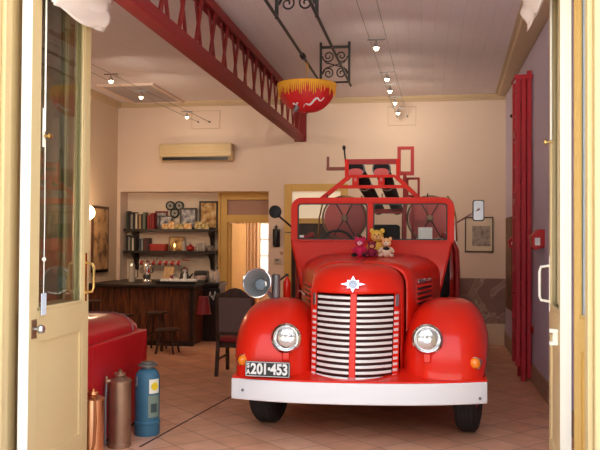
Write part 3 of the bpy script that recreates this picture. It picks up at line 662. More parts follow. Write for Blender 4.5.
build('body', G().lathe([(.075,0),(.075,.03),(.06,.05),(.07,.1),(.07,.26),(.05,.31),(.02,.33)], (cx(16),12.3,ZT), (0,0,1), 20), CHROME, um, world=True)
build('lid_knob', G().lathe([(.01,.33),(.016,.345),(.001,.365)], (cx(16),12.3,ZT)), BLACK, um, world=True)
build('tap', G().cyl((cx(16),12.24,ZT+.1),(cx(16),12.18,ZT+.1),.012).cyl((cx(16),12.19,ZT+.07),(cx(16),12.19,ZT+.14),.008), BLACK, um, world=True)
build('side_handle', G().tube([(cx(16)+.065,12.3,ZT+.24),(cx(16)+.10,12.3,ZT+.23),(cx(16)+.10,12.3,ZT+.16),(cx(16)+.065,12.3,ZT+.15)],.007).tube([(cx(16)-.065,12.3,ZT+.24),(cx(16)-.10,12.3,ZT+.23),(cx(16)-.10,12.3,ZT+.16),(cx(16)-.065,12.3,ZT+.15)],.007), BLACK, um, world=True)
tag(build('cutting_board', G().prism([(cx(23),12.75,ZT+.002),(cx(33.5),12.75,ZT+.002),(cx(33.5),12.82,ZT+.235),(cx(23),12.82,ZT+.235)], (0,.02,0)), BOARDW, bevel=.004), 'square beech cutting board standing on the bar top', 'cutting board')
tr = thing('serving_tray', 'black serving tray of white cups at the right of the bar top', 'tray', (cx(56),12.0,ZT))
tx0, tx1 = cx(38), cx(73.5)
build('base', G().box(tx0,tx1,11.75,12.2,ZT,ZT+.015), BLACK, tr, world=True, bevel=.004)
build('rim', G().box(tx0-.02,tx1+.02,11.73,11.75,ZT,ZT+.05).box(tx0-.02,tx1+.02,12.2,12.22,ZT,ZT+.05).box(tx0-.02,tx0,11.75,12.2,ZT,ZT+.05).box(tx1,tx1+.02,11.75,12.2,ZT,ZT+.05), BLACK, tr, world=True)
cup0 = None
for row, y in enumerate((11.82, 11.96)):
    for k in range(6):
        x = tx0+.055+k*.097; lab = f'white cup upside down on the tray, {ORD[k]} of the {("front","rear")[row]} row'
        if cup0 is None:
            cup0 = thing('cup', lab, 'cup', (x,y,ZT+.015), 'white cups on the black tray')
            build('bowl', G().lathe([(.04,0),(.038,.03),(.026,.058),(.022,.066),(.018,.06)], (0,0,0), (0,0,1), 16), WHITE, cup0)
            build('handle', G().tube([(.036,0,.015),(.055,0,.02),(.052,0,.045),(.03,0,.05)],.005), WHITE, cup0)
        else: dup(cup0, (x,y,ZT+.015), lab)
for i, m_, lab, grp in ((41,RED_DK,'red sugar tin, left of two at the back of the tray',0),(44.5,MUGW,'pale pink sugar tin, right of two at the back of the tray',0)):
    t = tag(build('sugar_tin', G().lathe([(.03,0),(.03,.10)], (cx(i)+.06,12.12,ZT+.015)), m_), lab, 'tin', 'tins at the back of the tray')
    build('lid', G().lathe([(.032,.10),(.032,.115),(.01,.125)], (cx(i)+.06,12.12,ZT+.015)), STEEL, t, world=True)
kt = thing('kettle', 'black kettle behind the white cups on the bar top', 'kettle', (cx(52),12.4,ZT))
build('body', G().lathe([(.085,0),(.09,.04),(.07,.13),(.04,.16)], (cx(52),12.4,ZT), (0,0,1), 20), BLACK, kt, world=True)
build('lid', G().lathe([(.04,.16),(.03,.175),(.008,.18),(.012,.2),(.001,.205)], (cx(52),12.4,ZT)), BLACK, kt, world=True)
build('spout', G().tube([(cx(52)+.07,12.4,ZT+.06),(cx(52)+.12,12.4,ZT+.12),(cx(52)+.14,12.4,ZT+.15)],[.02,.014,.012]), BLACK, kt, world=True)
build('handle', G().tube([(cx(52)-.06,12.4,ZT+.13),(cx(52)-.06,12.4,ZT+.21),(cx(52),12.4,ZT+.245),(cx(52)+.05,12.4,ZT+.21),(cx(52)+.05,12.4,ZT+.15)],.010), BLACK, kt, world=True)
sb = tag(build('sauce_bottle', G().lathe([(.028,0),(.028,.13),(.01,.17),(.01,.21)], (cx(57.5),12.12,ZT+.015), (0,0,1), 14), WHITE), 'white squeeze bottle standing on the tray beside the kettle', 'bottle')
build('cap', G().lathe([(.012,.21),(.012,.235)], (cx(57.5),12.12,ZT+.015)), RED_DK, sb, world=True)
ts = thing('toaster', 'black toaster behind the white bowl on the bar top', 'toaster', (cx(66),12.55,ZT))
build('casing', G().box(cx(60),cx(73),12.45,12.65,ZT+.012,ZT+.19), BLACK, ts, world=True, bevel=.03)
build('slots', G().box(cx(62),cx(71),12.50,12.52,ZT+.188,ZT+.192).box(cx(62),cx(71),12.57,12.59,ZT+.188,ZT+.192), STEEL, ts, world=True)
for x in (cx(61.5),cx(71.5)):
    build('foot', G().cyl((x,12.5,ZT),(x,12.5,ZT+.02),.012).cyl((x,12.6,ZT),(x,12.6,ZT+.02),.012), RUBBER, ts, world=True)
tag(build('mixing_bowl', G().lathe([(.05,0),(.09,.06),(.10,.11),(.096,.11),(.085,.06),(.045,.01)], (cx(69),12.335,ZT), (0,0,1), 22), MUGW), 'white mixing bowl in front of the black toaster', 'bowl')
for i, h, lab, m_ in ((77.5,.20,'shorter clear bottle beside the tray, left of the right-end pair',GLS),(83,.22,'taller dark-capped bottle at the right end of the bar top',GLS)):
    t = tag(build('bottle', G().lathe([(.038,0),(.04,.02),(.04,h*.6),(.014,h*.8),(.014,h)], (cx(i),12.5,ZT), (0,0,1), 16), m_), lab, 'bottle', 'bottles at the right end of the bar top')
    build('cap', G().lathe([(.016,h),(.016,h+.025)], (cx(i),12.5,ZT)), BLACK, t, world=True)
# fire bucket and menu slate at the bar end
bk = thing('fire_bucket', 'dull red pail hanging upside down at the right end of the bar', 'bucket', (-3.42,11.72,.50))
build('pail', G().lathe([(.118,0),(.122,.008),(.112,.012),(.075,.27),(.068,.275),(.001,.276)], (-3.39,11.74,.50), (0,0,1), 22), mat('dull_maroon_tin', (.22,.016,.022), .45), bk, world=True)
build('bail', G().tube([(-3.455,11.74,.765),(-3.44,11.72,.85),(-3.39,11.70,.89),(-3.34,11.72,.85),(-3.325,11.74,.765)],.005), BLACK, bk, world=True)
build('hook', G().tube([(-3.545,11.72,.87),(-3.41,11.71,.895),(-3.39,11.70,.90),(-3.385,11.70,.885)],.006), BLACK, bk, world=True)
sl = tag(build('menu_slate', G().prism([(-3.46,12.25,.60),(-3.27,12.25,.60),(-3.27,12.27,.86),(-3.46,12.27,.86)], (0,.02,0)), BLACK), 'black slate with white scribbles at the bar end behind the bucket', 'slate')
build('chalk_scribble', G().tube([(-3.44+.14*t,12.243+.018*(.2+.6*abs(math.sin(t*7)))-.006,.66+.16*(.5+.5*math.sin(t*17)*math.cos(t*5))) for t in [k/60 for k in range(61)]],.006,5), PAPER, sl, world=True)
build('hanger', G().box(-3.38,-3.35,12.285,12.34,.82,.84), DKWOOD, sl, world=True)
# stools
def stool(x, y, h, r, m, lab, first=None):
    t = thing('bar_stool', lab, 'stool', (x,y,0), 'wooden stools along the bar front')
    build('seat', G().lathe([(r*.9,h-.035),(r,h-.025),(r,h-.008),(r*.92,h),(.001,h-.004)], (0,0,0), (0,0,1), 24), m, t)
    for a in (45,135,225,315):
        c_, s_ = math.cos(R(a)), math.sin(R(a))
        build('leg', G().cyl((c_*r*1.05,s_*r*1.05,0),(c_*r*.6,s_*r*.6,h-.03),.015,.017,10), m, t)
    q = r*.88
    build('stretcher', G().tube([(q*math.cos(2*PI*k/24),q*math.sin(2*PI*k/24),h*.42) for k in range(24)],.008,6,True), m, t)
stool(-5.02,11.3,.72,.15,DKWOOD,'tallest dark stool, leftmost at the bar beside the door edge')
stool(-4.50,11.25,.52,.16,DKWOOD,'dark stool, second from left along the bar front')
stool(-3.98,11.25,.57,.16,DKWOOD,'stool left of the lowest one along the bar front')
stool(-3.70,10.95,.36,.18,DKWOOD,'lowest stool at the right of the bar front')
# armchair seen from behind
ch = thing('armchair', 'dark wooden armchair with red seat standing left of the truck', 'chair', (-2.26,9.5,0))
build('seat', G().box(-2.49,-2.04,9.30,9.74,.40,.46), CHAIRS, ch, world=True, bevel=.02)
build('seat_frame', G().box(-2.50,-2.03,9.29,9.75,.34,.40), DKWOOD, ch, world=True)
for x in (-2.49,-2.05):
    build('leg', G().bar((x,9.20,0),(x,9.27,.42),.042).bar((x,9.27,.42),(x,9.22,1.0),.042), DKWOOD, ch, world=True, bevel=.004)
    build('leg', G().bar((x,9.74,0),(x,9.72,.40),.042), DKWOOD, ch, world=True, bevel=.004)
    build('arm', G().bar((x,9.25,.66),(x,9.70,.66),.05,.03).bar((x,9.68,.40),(x,9.68,.66),.035), DKWOOD, ch, world=True, bevel=.004)
    build('stretcher', G().bar((x,9.22,.20),(x,9.73,.20),.022), DKWOOD, ch, world=True)
build('back_panel', G().prism([(-2.47,9.235,.54),(-2.07,9.235,.54),(-2.07,9.21,.97),(-2.47,9.21,.97)], (0,.03,0)), CHAIRB, ch, world=True)
arc = [(-2.51,.96),(-2.51,1.0),(-2.40,1.02),(-2.34,1.06),(-2.27,1.075),(-2.20,1.06),(-2.14,1.02),(-2.03,1.0),(-2.03,.96)]
build('top_rail', G().prism([(x,9.195,z) for x,z in arc], (0,.045,0)), DKWOOD, ch, world=True, bevel=.004)
build('bottom_rail', G().box(-2.48,-2.06,9.23,9.27,.50,.54), DKWOOD, ch, world=True)

# ------------------------------------------------------------------ red padded box and extinguishers by the door
rb = thing('padded_box', 'long red box with a rounded padded red lid, behind the left door', 'box', (-2.8,6.2,0))
BX0, BX1, BY0, BY1, BZ = -3.25, -2.545, 5.55, 6.95, .83
build('body', G().box(BX0,BX1,BY0,BY1,.03,BZ), RED_BOX, rb, world=True, bevel=.012)
build('plinth', G().box(BX0+.03,BX1-.03,BY0+.03,BY1-.03,0,.03), DARK, rb, world=True)
pr = [(BX0+.05,BZ),(BX0+.04,BZ+.07),(BX0+.10,BZ+.135),(BX0+.22,BZ+.16),(BX1-.24,BZ+.16),(BX1-.14,BZ+.135),(BX1-.07,BZ+.07),(BX1-.06,BZ)]
def ringat(y, s): 
    xm = (BX0+BX1)/2
    return [(xm+(x-xm)*(.9+.1*s), y, BZ+(z-BZ)*s) for x, z in pr]
build('padded_lid', G().rings([ringat(BY0+.02,.45),ringat(BY0+.05,.8),ringat(BY0+.14,1),ringat(BY1-.22,1),ringat(BY1-.10,.85),ringat(BY1-.05,.5)], True, True), RED_BOX, rb, world=True, sharp=75)
build('piping', G().tube([(x+.004,BY1-.22,z+.004) for x,z in pr[::1]],.008,8), mat('grey_piping', srgb(140,96,94), .7), rb, world=True)
build('lid_seam', G().box(BX1-.001,BX1+.004,BY0+.2,BY0+.206,.05,BZ-.02).box(BX1-.001,BX1+.004,BY1-.12,BY1-.114,.05,BZ-.02), RED_DK, rb, world=True)

ex = thing('blue_extinguisher', 'tall blue old fire extinguisher with yellow label by the red box', 'extinguisher', (-2.338,6.40,0))
build('cylinder', G().lathe([(.105,0),(.108,.01),(.108,.095),(.113,.10),(.113,.115),(.105,.125),(.105,.47),(.098,.515),(.075,.55),(.055,.56)], (0,0,0), (0,0,1), 32), BLUE, ex)
build('cap', G().lathe([(.05,.56),(.05,.575),(.085,.58),(.085,.595),(.06,.605),(.06,.615),(.001,.618)], (0,0,0), (0,0,1), 12), mat('weathered_grey_cap', srgb(112,112,108), .5, metal=.5), ex)
def patch(r, a0, a1, z0, z1): return G().surf(lambda a,b_: (r*math.cos(a0+(a1-a0)*a), r*math.sin(a0+(a1-a0)*a), z0+(z1-z0)*b_), 10, 1)
build('yellow_label', patch(.1068, R(-62), R(-8), .36, .48), mat('label_white', (.86,.84,.7), .6), ex)
build('label_disc', G().lathe([(.034,.0),(.034,.0015)], (.107*math.cos(R(-36)), .107*math.sin(R(-36)), .42), (math.cos(R(-36)), math.sin(R(-36)), 0), 16), mat('label_yellow', (.85,.62,.02), .6), ex)
build('instruction_plate', patch(.1068, R(-66), R(-8), .16, .345), mat('grey_green_plate', srgb(120,138,122), .6), ex)
build('plate_print', patch(.1074, R(-54), R(-22), .20, .275), mat('dark_print', srgb(60,78,78), .7), ex)
build('gauge_stem', G().cyl((-.06,-.09,.44),(-.06,-.09,.50),.008).ell((-.06,-.10,.43),(.012,.010,.016),8), DULL, ex)

def old_ext(x, y, h, r, m, lab, hose, grp):
    t = thing('brass_extinguisher', lab, 'extinguisher', (x,y,0), grp)
    build('cylinder', G().lathe([(r,0),(r+.004,.004),(r+.004,.03),(r,.035),(r,h*.86),(r+.005,h*.865),(r+.005,h*.88),(r*.9,h*.90),(r*.45,h*.93),(r*.35,h*.95)], (0,0,0), (0,0,1), 32), m, t)
    build('cap', G().lathe([(r*.55,h*.95),(r*.55,h*.965),(r*.32,h*.97),(r*.3,h*.985),(r*.16,h*.99),(r*.2,h*1.02),(.001,h*1.035)], (0,0,0), (0,0,1), 10), m, t)
    for a in (0, 90): build('wing', G().bar((-r*.5*math.cos(R(a)),-r*.5*math.sin(R(a)),h*.965),(r*.5*math.cos(R(a)),r*.5*math.sin(R(a)),h*.965),.012,.025), m, t)
    if hose: 
        build('hose', G().tube([(.02,-r*.4,h*.92),(.055,-r-.01,h*.86),(.065,-r-.02,h*.6),(.055,-r-.02,h*.3),(.03,-r-.02,h*.12)],.011,8), mat('tan_rubber_hose', srgb(150,84,40), .5), t)
        build('nozzle', G().cyl((.03,-r-.02,h*.13),(.015,-r-.02,h*.02),.012,.006), BRASS, t)
    else:
        build('side_valve', G().cyl((-r*.5,-r*.5,h*.88),(-r*1.0,-r*.7,h*.88),.018).cyl((-r*1.0,-r*.7,h*.84),(-r*1.0,-r*.7,h*.95),.012), m, t)
        build('side_pipe', G().tube([(-r*1.0,-r*.7,h*.85),(-r*1.06,-r*.75,h*.6),(-r*1.06,-r*.75,h*.05)],.010,8), DULL, t)
old_ext(-2.415,5.98,.60,.088,BRONZE,'dull bronze extinguisher standing between the copper and blue ones',False,'old metal extinguishers by the red box')
old_ext(-2.452,5.55,.53,.080,COPPER,'polished copper extinguisher with tan hose, half hidden by the door',True,'old metal extinguishers by the red box')

# ------------------------------------------------------------------ the fire engine (local x = right in the photo, y = towards its tail)
T = thing('fire_engine', 'red vintage fire engine with white bumper parked in the open doorway', 'fire engine', (-.56,6.30,0))
def sag(x): return .018*x                      # the old springs lean a little to one side
def bump_y(x): return .17*abs(x/1.06)**2.4
xs_ = [-1.06+2.12*k/48 for k in range(49)]
path = [(-1.068,.52),(-1.068,.36),(-1.066,.24)] + [(x,bump_y(x)) for x in xs_] + [(1.066,.24),(1.068,.36),(1.068,.52)]
bmp = build('bumper', G().ribbon(path, lambda x:.335+sag(x), lambda x:.508+sag(x), .03), WHITE, T, bevel=.008, sharp=50)
build('bolt', G().lathe([(.012,0),(.012,.008),(.001,.012)], (-.95,bump_y(.95)-.004,.40), (-.1,-1,0), 8), DULL, bmp)
build('bolt', G().lathe([(.012,0),(.012,.008),(.001,.012)], (1.0,bump_y(1.0)-.004,.40), (.1,-1,0), 8), DULL, bmp)
ap = [(x, bump_y(x)+.025) for x in xs_]
g = G(); rs=[]
for x,y in ap: rs.append([(x,y,.500+sag(x)),(x,y,.520+sag(x)),(x,.5,.565+sag(x)),(x,.5,.54+sag(x))])
g.rings(rs, True, True)
build('front_apron', g, RED, T, sharp=50)

def spow(v, e): return math.copysign(abs(v)**e, v)
def fender(sgn):
    cx_, cy, z0, rx, ry, rz = sgn*.735, .82, .44, .388, .68, .70
    g = G(); NU, NV = 56, 44
    def f(a, b_):
        A = PI*a; B = (b_-.5)*PI*.998
        e1, e2 = (.60 if sgn*B > 0 else .84), .78
        rad = abs(math.cos(B))**e1
        x = cx_ + rx*spow(math.sin(B), e1)
        y = cy - ry*rad*spow(math.cos(A), e2)
        z = z0 + rz*rad*abs(math.sin(A))**e2
        # tail sweeps out to the running board
        return (x, y, z+sag(x))
    g.surf(f, NU, NV)
    bm = g.bm
    kill = [fc for fc in bm.faces if (lambda c: sgn*c.x > .97 and ((c.y-.70)**2+(c.z-.41)**2) < .47**2)(fc.calc_center_median())]
    bmesh.ops.delete(bm, geom=kill, context='FACES')
    return build('front_fender', g, RED, T, sharp=70, solid=.012)
fenders = [fender(-1), fender(1)]
def fend_y(x, z, sgn):                          # front surface of the fender at (x, z)
    e1 = .60 if sgn*x > .735 else .84
    sb = min(.999, (abs(x-sgn*.735)/.388)**(1/e1)); rad = math.sqrt(1-sb*sb)**e1
    sa = min(.999, max(0,(z-sag(x)-.44)/(.70*rad))**(1/.78)); return .82-.68*rad*math.sqrt(1-sa*sa)**.78
for sgn, hx, hz in ((-1,-.59,.838),(1,.58,.858)):
    hy = fend_y(hx, hz, sgn)
    hl = build('headlight', G().lathe([(.05,.18),(.09,.10),(.112,.03),(.118,-.04)], (hx,hy-.02,hz), (0,1,0), 32), RED, T)
    build('rim', G().lathe([(.118,-.03),(.128,-.045),(.126,-.065),(.108,-.078),(.100,-.070),(.098,-.05)], (hx,hy-.02,hz), (0,1,0), 36, False), CHROME, hl)
    build('lens', G().lathe([(.100,-.055),(.085,-.072),(.055,-.084),(.001,-.09)], (hx,hy-.02,hz), (0,1,0), 32, False), LENS, hl)
    build('lamp_bulb', G().lathe([(.034,-.084),(.03,-.092),(.001,-.094)], (hx,hy-.02,hz), (0,1,0), 16, False), CHROME, hl)
    zb = hz-.155; yb = fend_y(hx, zb, sgn)
    build('headlight_bracket', G().box(hx-.028,hx+.028,yb-.03,yb+.10,zb-.035,zb+.05), RED, hl, bevel=.006)
    ix, iz = sgn*.965, .655+sag(sgn*.965)
    iy = fend_y(ix, iz, sgn)
    il = build('indicator', G().lathe([(.046,.06),(.046,-.004),(.038,-.022),(.02,-.034),(.001,-.037)], (ix,iy,iz), (-sgn*-.25,1,0), 22), AMBER, T)
    build('indicator_rim', G().lathe([(.05,.06),(.052,.0),(.046,-.006)], (ix,iy,iz), (sgn*.25,1,0), 22, False), CHROME, il)
# number plate
px0, px1, pz0, pz1 = -.915, -.535, .525, .655
py = min(fend_y(-.735,.59,-1), .10)-.035
Mp = Matrix.Translation(((px0+px1)/2, py, (pz0+pz1)/2)) @ Matrix.Rotation(R(.6),4,'Y')
pl = build('number_plate', G().box(-.19,.19,-.006,.006,-.064,.064,Mp), BLACK, T, bevel=.004)
PLW = mat('plate_white', (.82,.82,.8), .5)
build('plate_border', G().box(-.184,.184,-.0075,-.006,.056,.060,Mp).box(-.184,.184,-.0075,-.006,-.060,-.056,Mp).box(-.184,-.180,-.0075,-.006,-.06,.06,Mp).box(.180,.184,-.0075,-.006,-.06,.06,Mp), PLW, pl)
Rx = Matrix.Rotation(PI/2,4,'X')
def plate_char(nm, s_, x, z, size, sx_=1.0, bold=.0045): text(nm, s_, size, PLW, pl, Mp @ Matrix.Translation((x,-.008,z)) @ Rx @ Matrix.Diagonal((sx_,1,1,1)), .001, bold)
for k, c_ in enumerate('201-453'):
    plate_char('plate_digit', '\u00b7' if c_ == '-' else c_, (-.118,-.066,-.021,.014,.050,.099,.147)[k], -.002, .122 if c_ != '-' else .16, .80)
plate_char('plate_letter', 'S', -.163, .026, .054, .8, .002); plate_char('plate_letter', 'A', -.163, -.026, .054, .8, .002)
build('plate_bracket', G().box(px0+.08,px0+.11,py+.006,py+.12,pz0+.03,pz0+.06).box(px1-.11,px1-.08,py+.006,py+.14,pz0+.03,pz0+.06), DULL, pl)

# grille
def hw(z): return .366+.012*(z-.5)/.7
def gy(x, z): return .09+.15*(z-.5)/.7 + .235*(x/.38)**2
def gstrip(x0, x1, z0, z1, off, t, n=10):
    """band on the grille surface between x0 and x1, proud by off"""
    rs = []
    for k in range(n+1):
        x = x0+(x1-x0)*k/n
        rs.append([(x,gy(x,z0)-off,z0),(x,gy(x,z1)-off,z1),(x,gy(x,z1)-off+t,z1),(x,gy(x,z0)-off+t,z0)])
    return G().rings(rs, True, True)
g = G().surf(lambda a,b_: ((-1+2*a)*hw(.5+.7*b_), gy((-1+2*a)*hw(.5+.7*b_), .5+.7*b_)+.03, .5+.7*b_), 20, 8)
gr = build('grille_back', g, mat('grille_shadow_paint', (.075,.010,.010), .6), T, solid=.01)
GW_ = mat('grille_white_enamel', (.86,.82,.80), .28, coat=.5, var=.02)
NB = 15; PT = .0465
for k in range(NB):
    z = .528+k*PT
    for sgn in (-1,1):
        a, b_ = (.024, hw(z)-.052) if sgn > 0 else (-(hw(z)-.052), -.024)
        build('grille_bar', gstrip(a,b_,z-.0115,z+.0115,.012,.02), GW_, gr, bevel=.004)
g = G()
rs = []
for k in range(13):
    z = .47+.75*k/12; rs.append([(-.026,gy(0,z)-.020,z),(.026,gy(0,z)-.020,z),(.030,gy(0,z)+.03,z),(-.030,gy(0,z)+.03,z)])
g.rings(rs, True, True); build('centre_bar', g, RED, gr, bevel=.005)
build('badge', G().box(-.032,.032,gy(0,.51)-.032,gy(0,.51)-.018,.475,.545), mat('pinkish_badge', srgb(206,110,110), .4), gr, bevel=.004)
for sgn in (-1,1):
    g = G(); rs = []
    for k in range(15):
        z = .49+.73*k/14; h_ = hw(z)+.004; x0 = h_-.050
        q = []
        for j in range(5):
            x = x0+(h_-x0)*j/4; q.append((sgn*x, gy(x,z)-.014-.008*math.sin(PI*j/4), z))
        q += [(sgn*h_,gy(h_,z)+.05,z),(sgn*x0,gy(x0,z)+.03,z)]
        rs.append(q)
    g.rings(rs, True, True); sc = build('grille_side_column', g, RED, gr, sharp=50)
    for k in range(12):
        z = .54+k*PT; h_ = hw(z)-.024
        build('side_slat', gstrip(sgn*h_-.019, sgn*h_+.019, z-.011, z+.011, .026, .012, 3), GW_, sc)
    z = 1.155; h_ = hw(z)-.02
    build('marker_lamp', gstrip(sgn*h_-.014, sgn*h_+.014, z-.05, z+.05, .042, .025, 3), STEEL, sc, bevel=.004)

# nose and bonnet
def section(y, h_, zs, zt, zb, e, prow):
    pts = []
    for k in range(6): pts.append((h_, y+prow, zb+(zs-zb)*k/6))
    for k in range(31):
        t = PI*k/30; x = h_*spow(math.cos(t), e); z = zs+(zt-zs)*abs(math.sin(t))**e
        pts.append((x, y+prow*(x/h_)**2, z))
    for k in range(5,-1,-1): pts.append((-h_, y+prow, zb+(zs-zb)*k/6))
    return pts
ns = [(.225,.384,1.195,1.215,.24),(.232,.390,1.195,1.25,.235),(.26,.395,1.195,1.31,.22),(.30,.40,1.195,1.36,.20),(.37,.405,1.195,1.41,.16),(.46,.408,1.195,1.44,.11),(.54,.41,1.195,1.455,.07),(.66,.412,1.195,1.462,.0)]
g = G().rings([section(y,h_,zs,zt,.50,.62,pw) for y,h_,zs,zt,pw in ns], False, False)
nose = build('bonnet_nose', g, RED, T, sharp=60, solid=.012)
nose.location.x = gr.location.x = -.028
star = []
for k in range(16):
    a = PI/2+2*PI*k/16; r_ = (.100 if k%8==0 else .078 if k%4==0 else .070) if k%2==0 else .050
    if k in (4,12): r_ = .105
    star.append((r_*math.cos(a), 0, .75*r_*math.sin(a)))
Me = Matrix.Translation((-.035,.236,1.292)) @ Matrix.Rotation(R(-24),4,'X')
st_ = build('star_emblem', G().prism([Me@Vector(p) for p in star], Me.to_3x3()@Vector((0,-.012,0))), CHROME, T)
build('emblem_disc', G().lathe([(.036,.012),(.032,.020),(.001,.022)], Me@Vector((0,0,0)), Me.to_3x3()@Vector((0,-1,0)), 20), mat('emblem_blue_grey', srgb(176,180,190), .3, metal=.5), st_)
hs = [(.665,.40,1.20,1.445),(.685,.425,1.24,1.468),(.9,.478,1.25,1.478),(1.15,.545,1.25,1.49),(1.45,.625,1.25,1.505),(1.8,.715,1.24,1.53)]
g = G().rings([section(y,h_,zs,zt,.62,.58,0) for y,h_,zs,zt in hs], False, False)
bon = build('bonnet', g, RED, T, sharp=60, solid=.012)
build('bonnet_hinge', G().tube([(0,.68,1.468),(0,1.2,1.493),(0,1.8,1.531)],.008,8), RED_DK, bon)
# side louvres and lettering on the bonnet flanks
for sgn in (-1,1):
    p_a, p_b = Vector((sgn*.492,.95,0)), Vector((sgn*.618,1.42,0)); dv = (p_b-p_a).normalized(); nv = Vector((sgn*dv.y, -sgn*dv.x, 0)); nv = nv if nv.x*sgn > 0 else -nv
    for k in range(4):
        z = 1.085+.045*k; up = Vector((0,0,z))
        lo = build('louvre', G().rings([[p+up+nv*.002+Vector((0,0,.036)), p+up+nv*.022+Vector((0,0,.022)), p+up+nv*.020+Vector((0,0,.014)), p+up-nv*.004+Vector((0,0,.014))] for p in (p_a,p_b)], True, True), RED, bon)
        build('louvre_slot', G().rings([[p+up+nv*.006+Vector((0,0,.015)), p+up+nv*.006+Vector((0,0,-.008)), p+up-nv*.006+Vector((0,0,-.008)), p+up-nv*.006+Vector((0,0,.015))] for p in (p_a,p_b)], True, True), BLACK, lo)
    if sgn > 0:
        Mx = Matrix(((dv.x,0,nv.x,0),(dv.y,0,nv.y,0),(0,1,nv.z,0),(0,0,0,1)))
        c_ = (p_a+p_b)/2+nv*.008+Vector((0,0,1.282))
        text('bonnet_lettering','INTERNATIONAL',.060,CHROME,bon,Matrix.Translation(c_)@Mx,.003,.0012)
# cowl
def cowl_hw(z): return .70+.145*max(0,min(1,(z-1.05)/.62)) if z < 1.67 else .845
zs_ = [.62,.9,1.05,1.2,1.35,1.5,1.62,1.672]
g = G().rings([[(-cowl_hw(z),1.80,z),(cowl_hw(z),1.80,z),(cowl_hw(z)+.0,2.12,z),(-cowl_hw(z),2.12,z)] for z in zs_], True, True)
build('cowl', g, RED, T, bevel=.02)
def rrect(x0,x1,z0,z1,r_top,r_bot,y,n=6):
    pts = []
    for cx_,cz,r_,a0 in ((x1-r_top,z1-r_top,r_top,0),(x0+r_top,z1-r_top,r_top,90),(x0+r_bot,z0+r_bot,r_bot,180),(x1-r_bot,z0+r_bot,r_bot,270)):
        for k in range(n+1):
            a = R(a0+90*k/n); pts.append((cx_+r_*math.cos(a), y, cz+r_*math.sin(a)))
    return pts
def frame_ring(o, i, d):
    O = [Vector(p) for p in o]; I = [Vector(p) for p in i]; D = Vector((0,d,0))
    return G().rings([O,[p+D for p in O],[p+D for p in I],I,O], True, False)
wf_ = build('windscreen_frame', frame_ring(rrect(-.835,.855,1.645,2.108,.11,.02,1.80), rrect(-.765,.785,1.668,2.045,.035,.012,1.80), .055), RED, T, bevel=.01)
build('centre_post', G().box(-.030,.030,1.795,1.85,1.66,2.05), RED, wf_, bevel=.006)
for x0,x1 in ((-.765,-.03),(.03,.785)):
    build('windscreen_pane', G().box(x0,x1,1.822,1.828,1.665,2.047), WINDG, wf_)
    bm_ = frame_ring(rrect(x0,x1,1.668,2.046,.03,.012,1.806), rrect(x0+.012,x1-.012,1.680,2.034,.025,.01,1.806), .012)
    build('rubber_seal', bm_, BLACK, wf_)
build('sticker', G().box(-.745,-.70,1.819,1.8215,1.69,1.715), PAPER, wf_)
build('paper_notice', G().box(.49,.635,1.835,1.838,1.668,1.80), PAPER, wf_)
for x in (.585,-.45,.12): build('wiper_pivot', G().cyl((x,1.81,2.10),(x,1.81,2.15),.006), BLACK, wf_)
# cab: dash, wheel, seat, floor
build('dashboard', G().box(-.80,.80,2.12,2.26,1.30,1.60), mat('brown_black_dash', (.03,.02,.018), .5), T, bevel=.02)
sw = build('steering_wheel', G().tube([(-.42+.19*math.cos(2*PI*k/28), 2.42+.08*math.sin(2*PI*k/28), 1.60+.17*math.sin(2*PI*k/28)) for k in range(28)], .014, 8, True), BLACK, T)
build('steering_column', G().cyl((-.42,2.42,1.60),(-.42,2.16,1.42),.022), BLACK, sw)
build('wheel_spoke', G().bar((-.60,2.42,1.60),(-.24,2.42,1.60),.018).bar((-.42,2.42,1.60),(-.42,2.345,1.44),.018), BLACK, sw)
st2 = build('bench_seat', G().box(-.84,.84,2.40,2.78,.75,1.02), LEATHER, T, bevel=.04)
build('seat_back', G().box(-.84,.84,2.72,2.90,1.0,1.66), LEATHER, st2, bevel=.05)
build('cab_floor', G().box(-.84,.84,2.1,2.95,.58,.64), DARK, T)
# rear body
bd = build('rear_body', G().box(-.93,.93,2.93,5.9,.60,1.62), RED, T, bevel=.05)
for sgn in (-1,1):
    for k in range(3):
        y0 = 3.05+k*.93
        lk_ = build('locker_door', G().box(sgn*.925-.008,sgn*.925+.012,y0,y0+.87,.78,1.5), RED, bd, bevel=.01)
        build('locker_handle', G().box(sgn*.93-.01,sgn*.93+.03,y0+.4,y0+.5,1.10,1.12), CHROME, lk_)
    build('running_board', G().box(sgn*.87-.14,sgn*.87+.14,1.40,2.95,.47,.52), RED, T, bevel=.01)
    # side of the cab entrance, curved red edge behind the seat
    g = G().tube([(sgn*.915,2.86,.65),(sgn*.925,2.86,1.3),(sgn*.915,2.86,1.55),(sgn*.86,2.86,1.68),(sgn*.74,2.86,1.73)],.035,10)
    build('cab_edge', g, RED_DK, bd)
build('rear_deck', G().box(-.90,.90,2.95,5.85,1.62,1.65), mat('checker_deck', (.25,.24,.23), .5, metal=.7), bd)
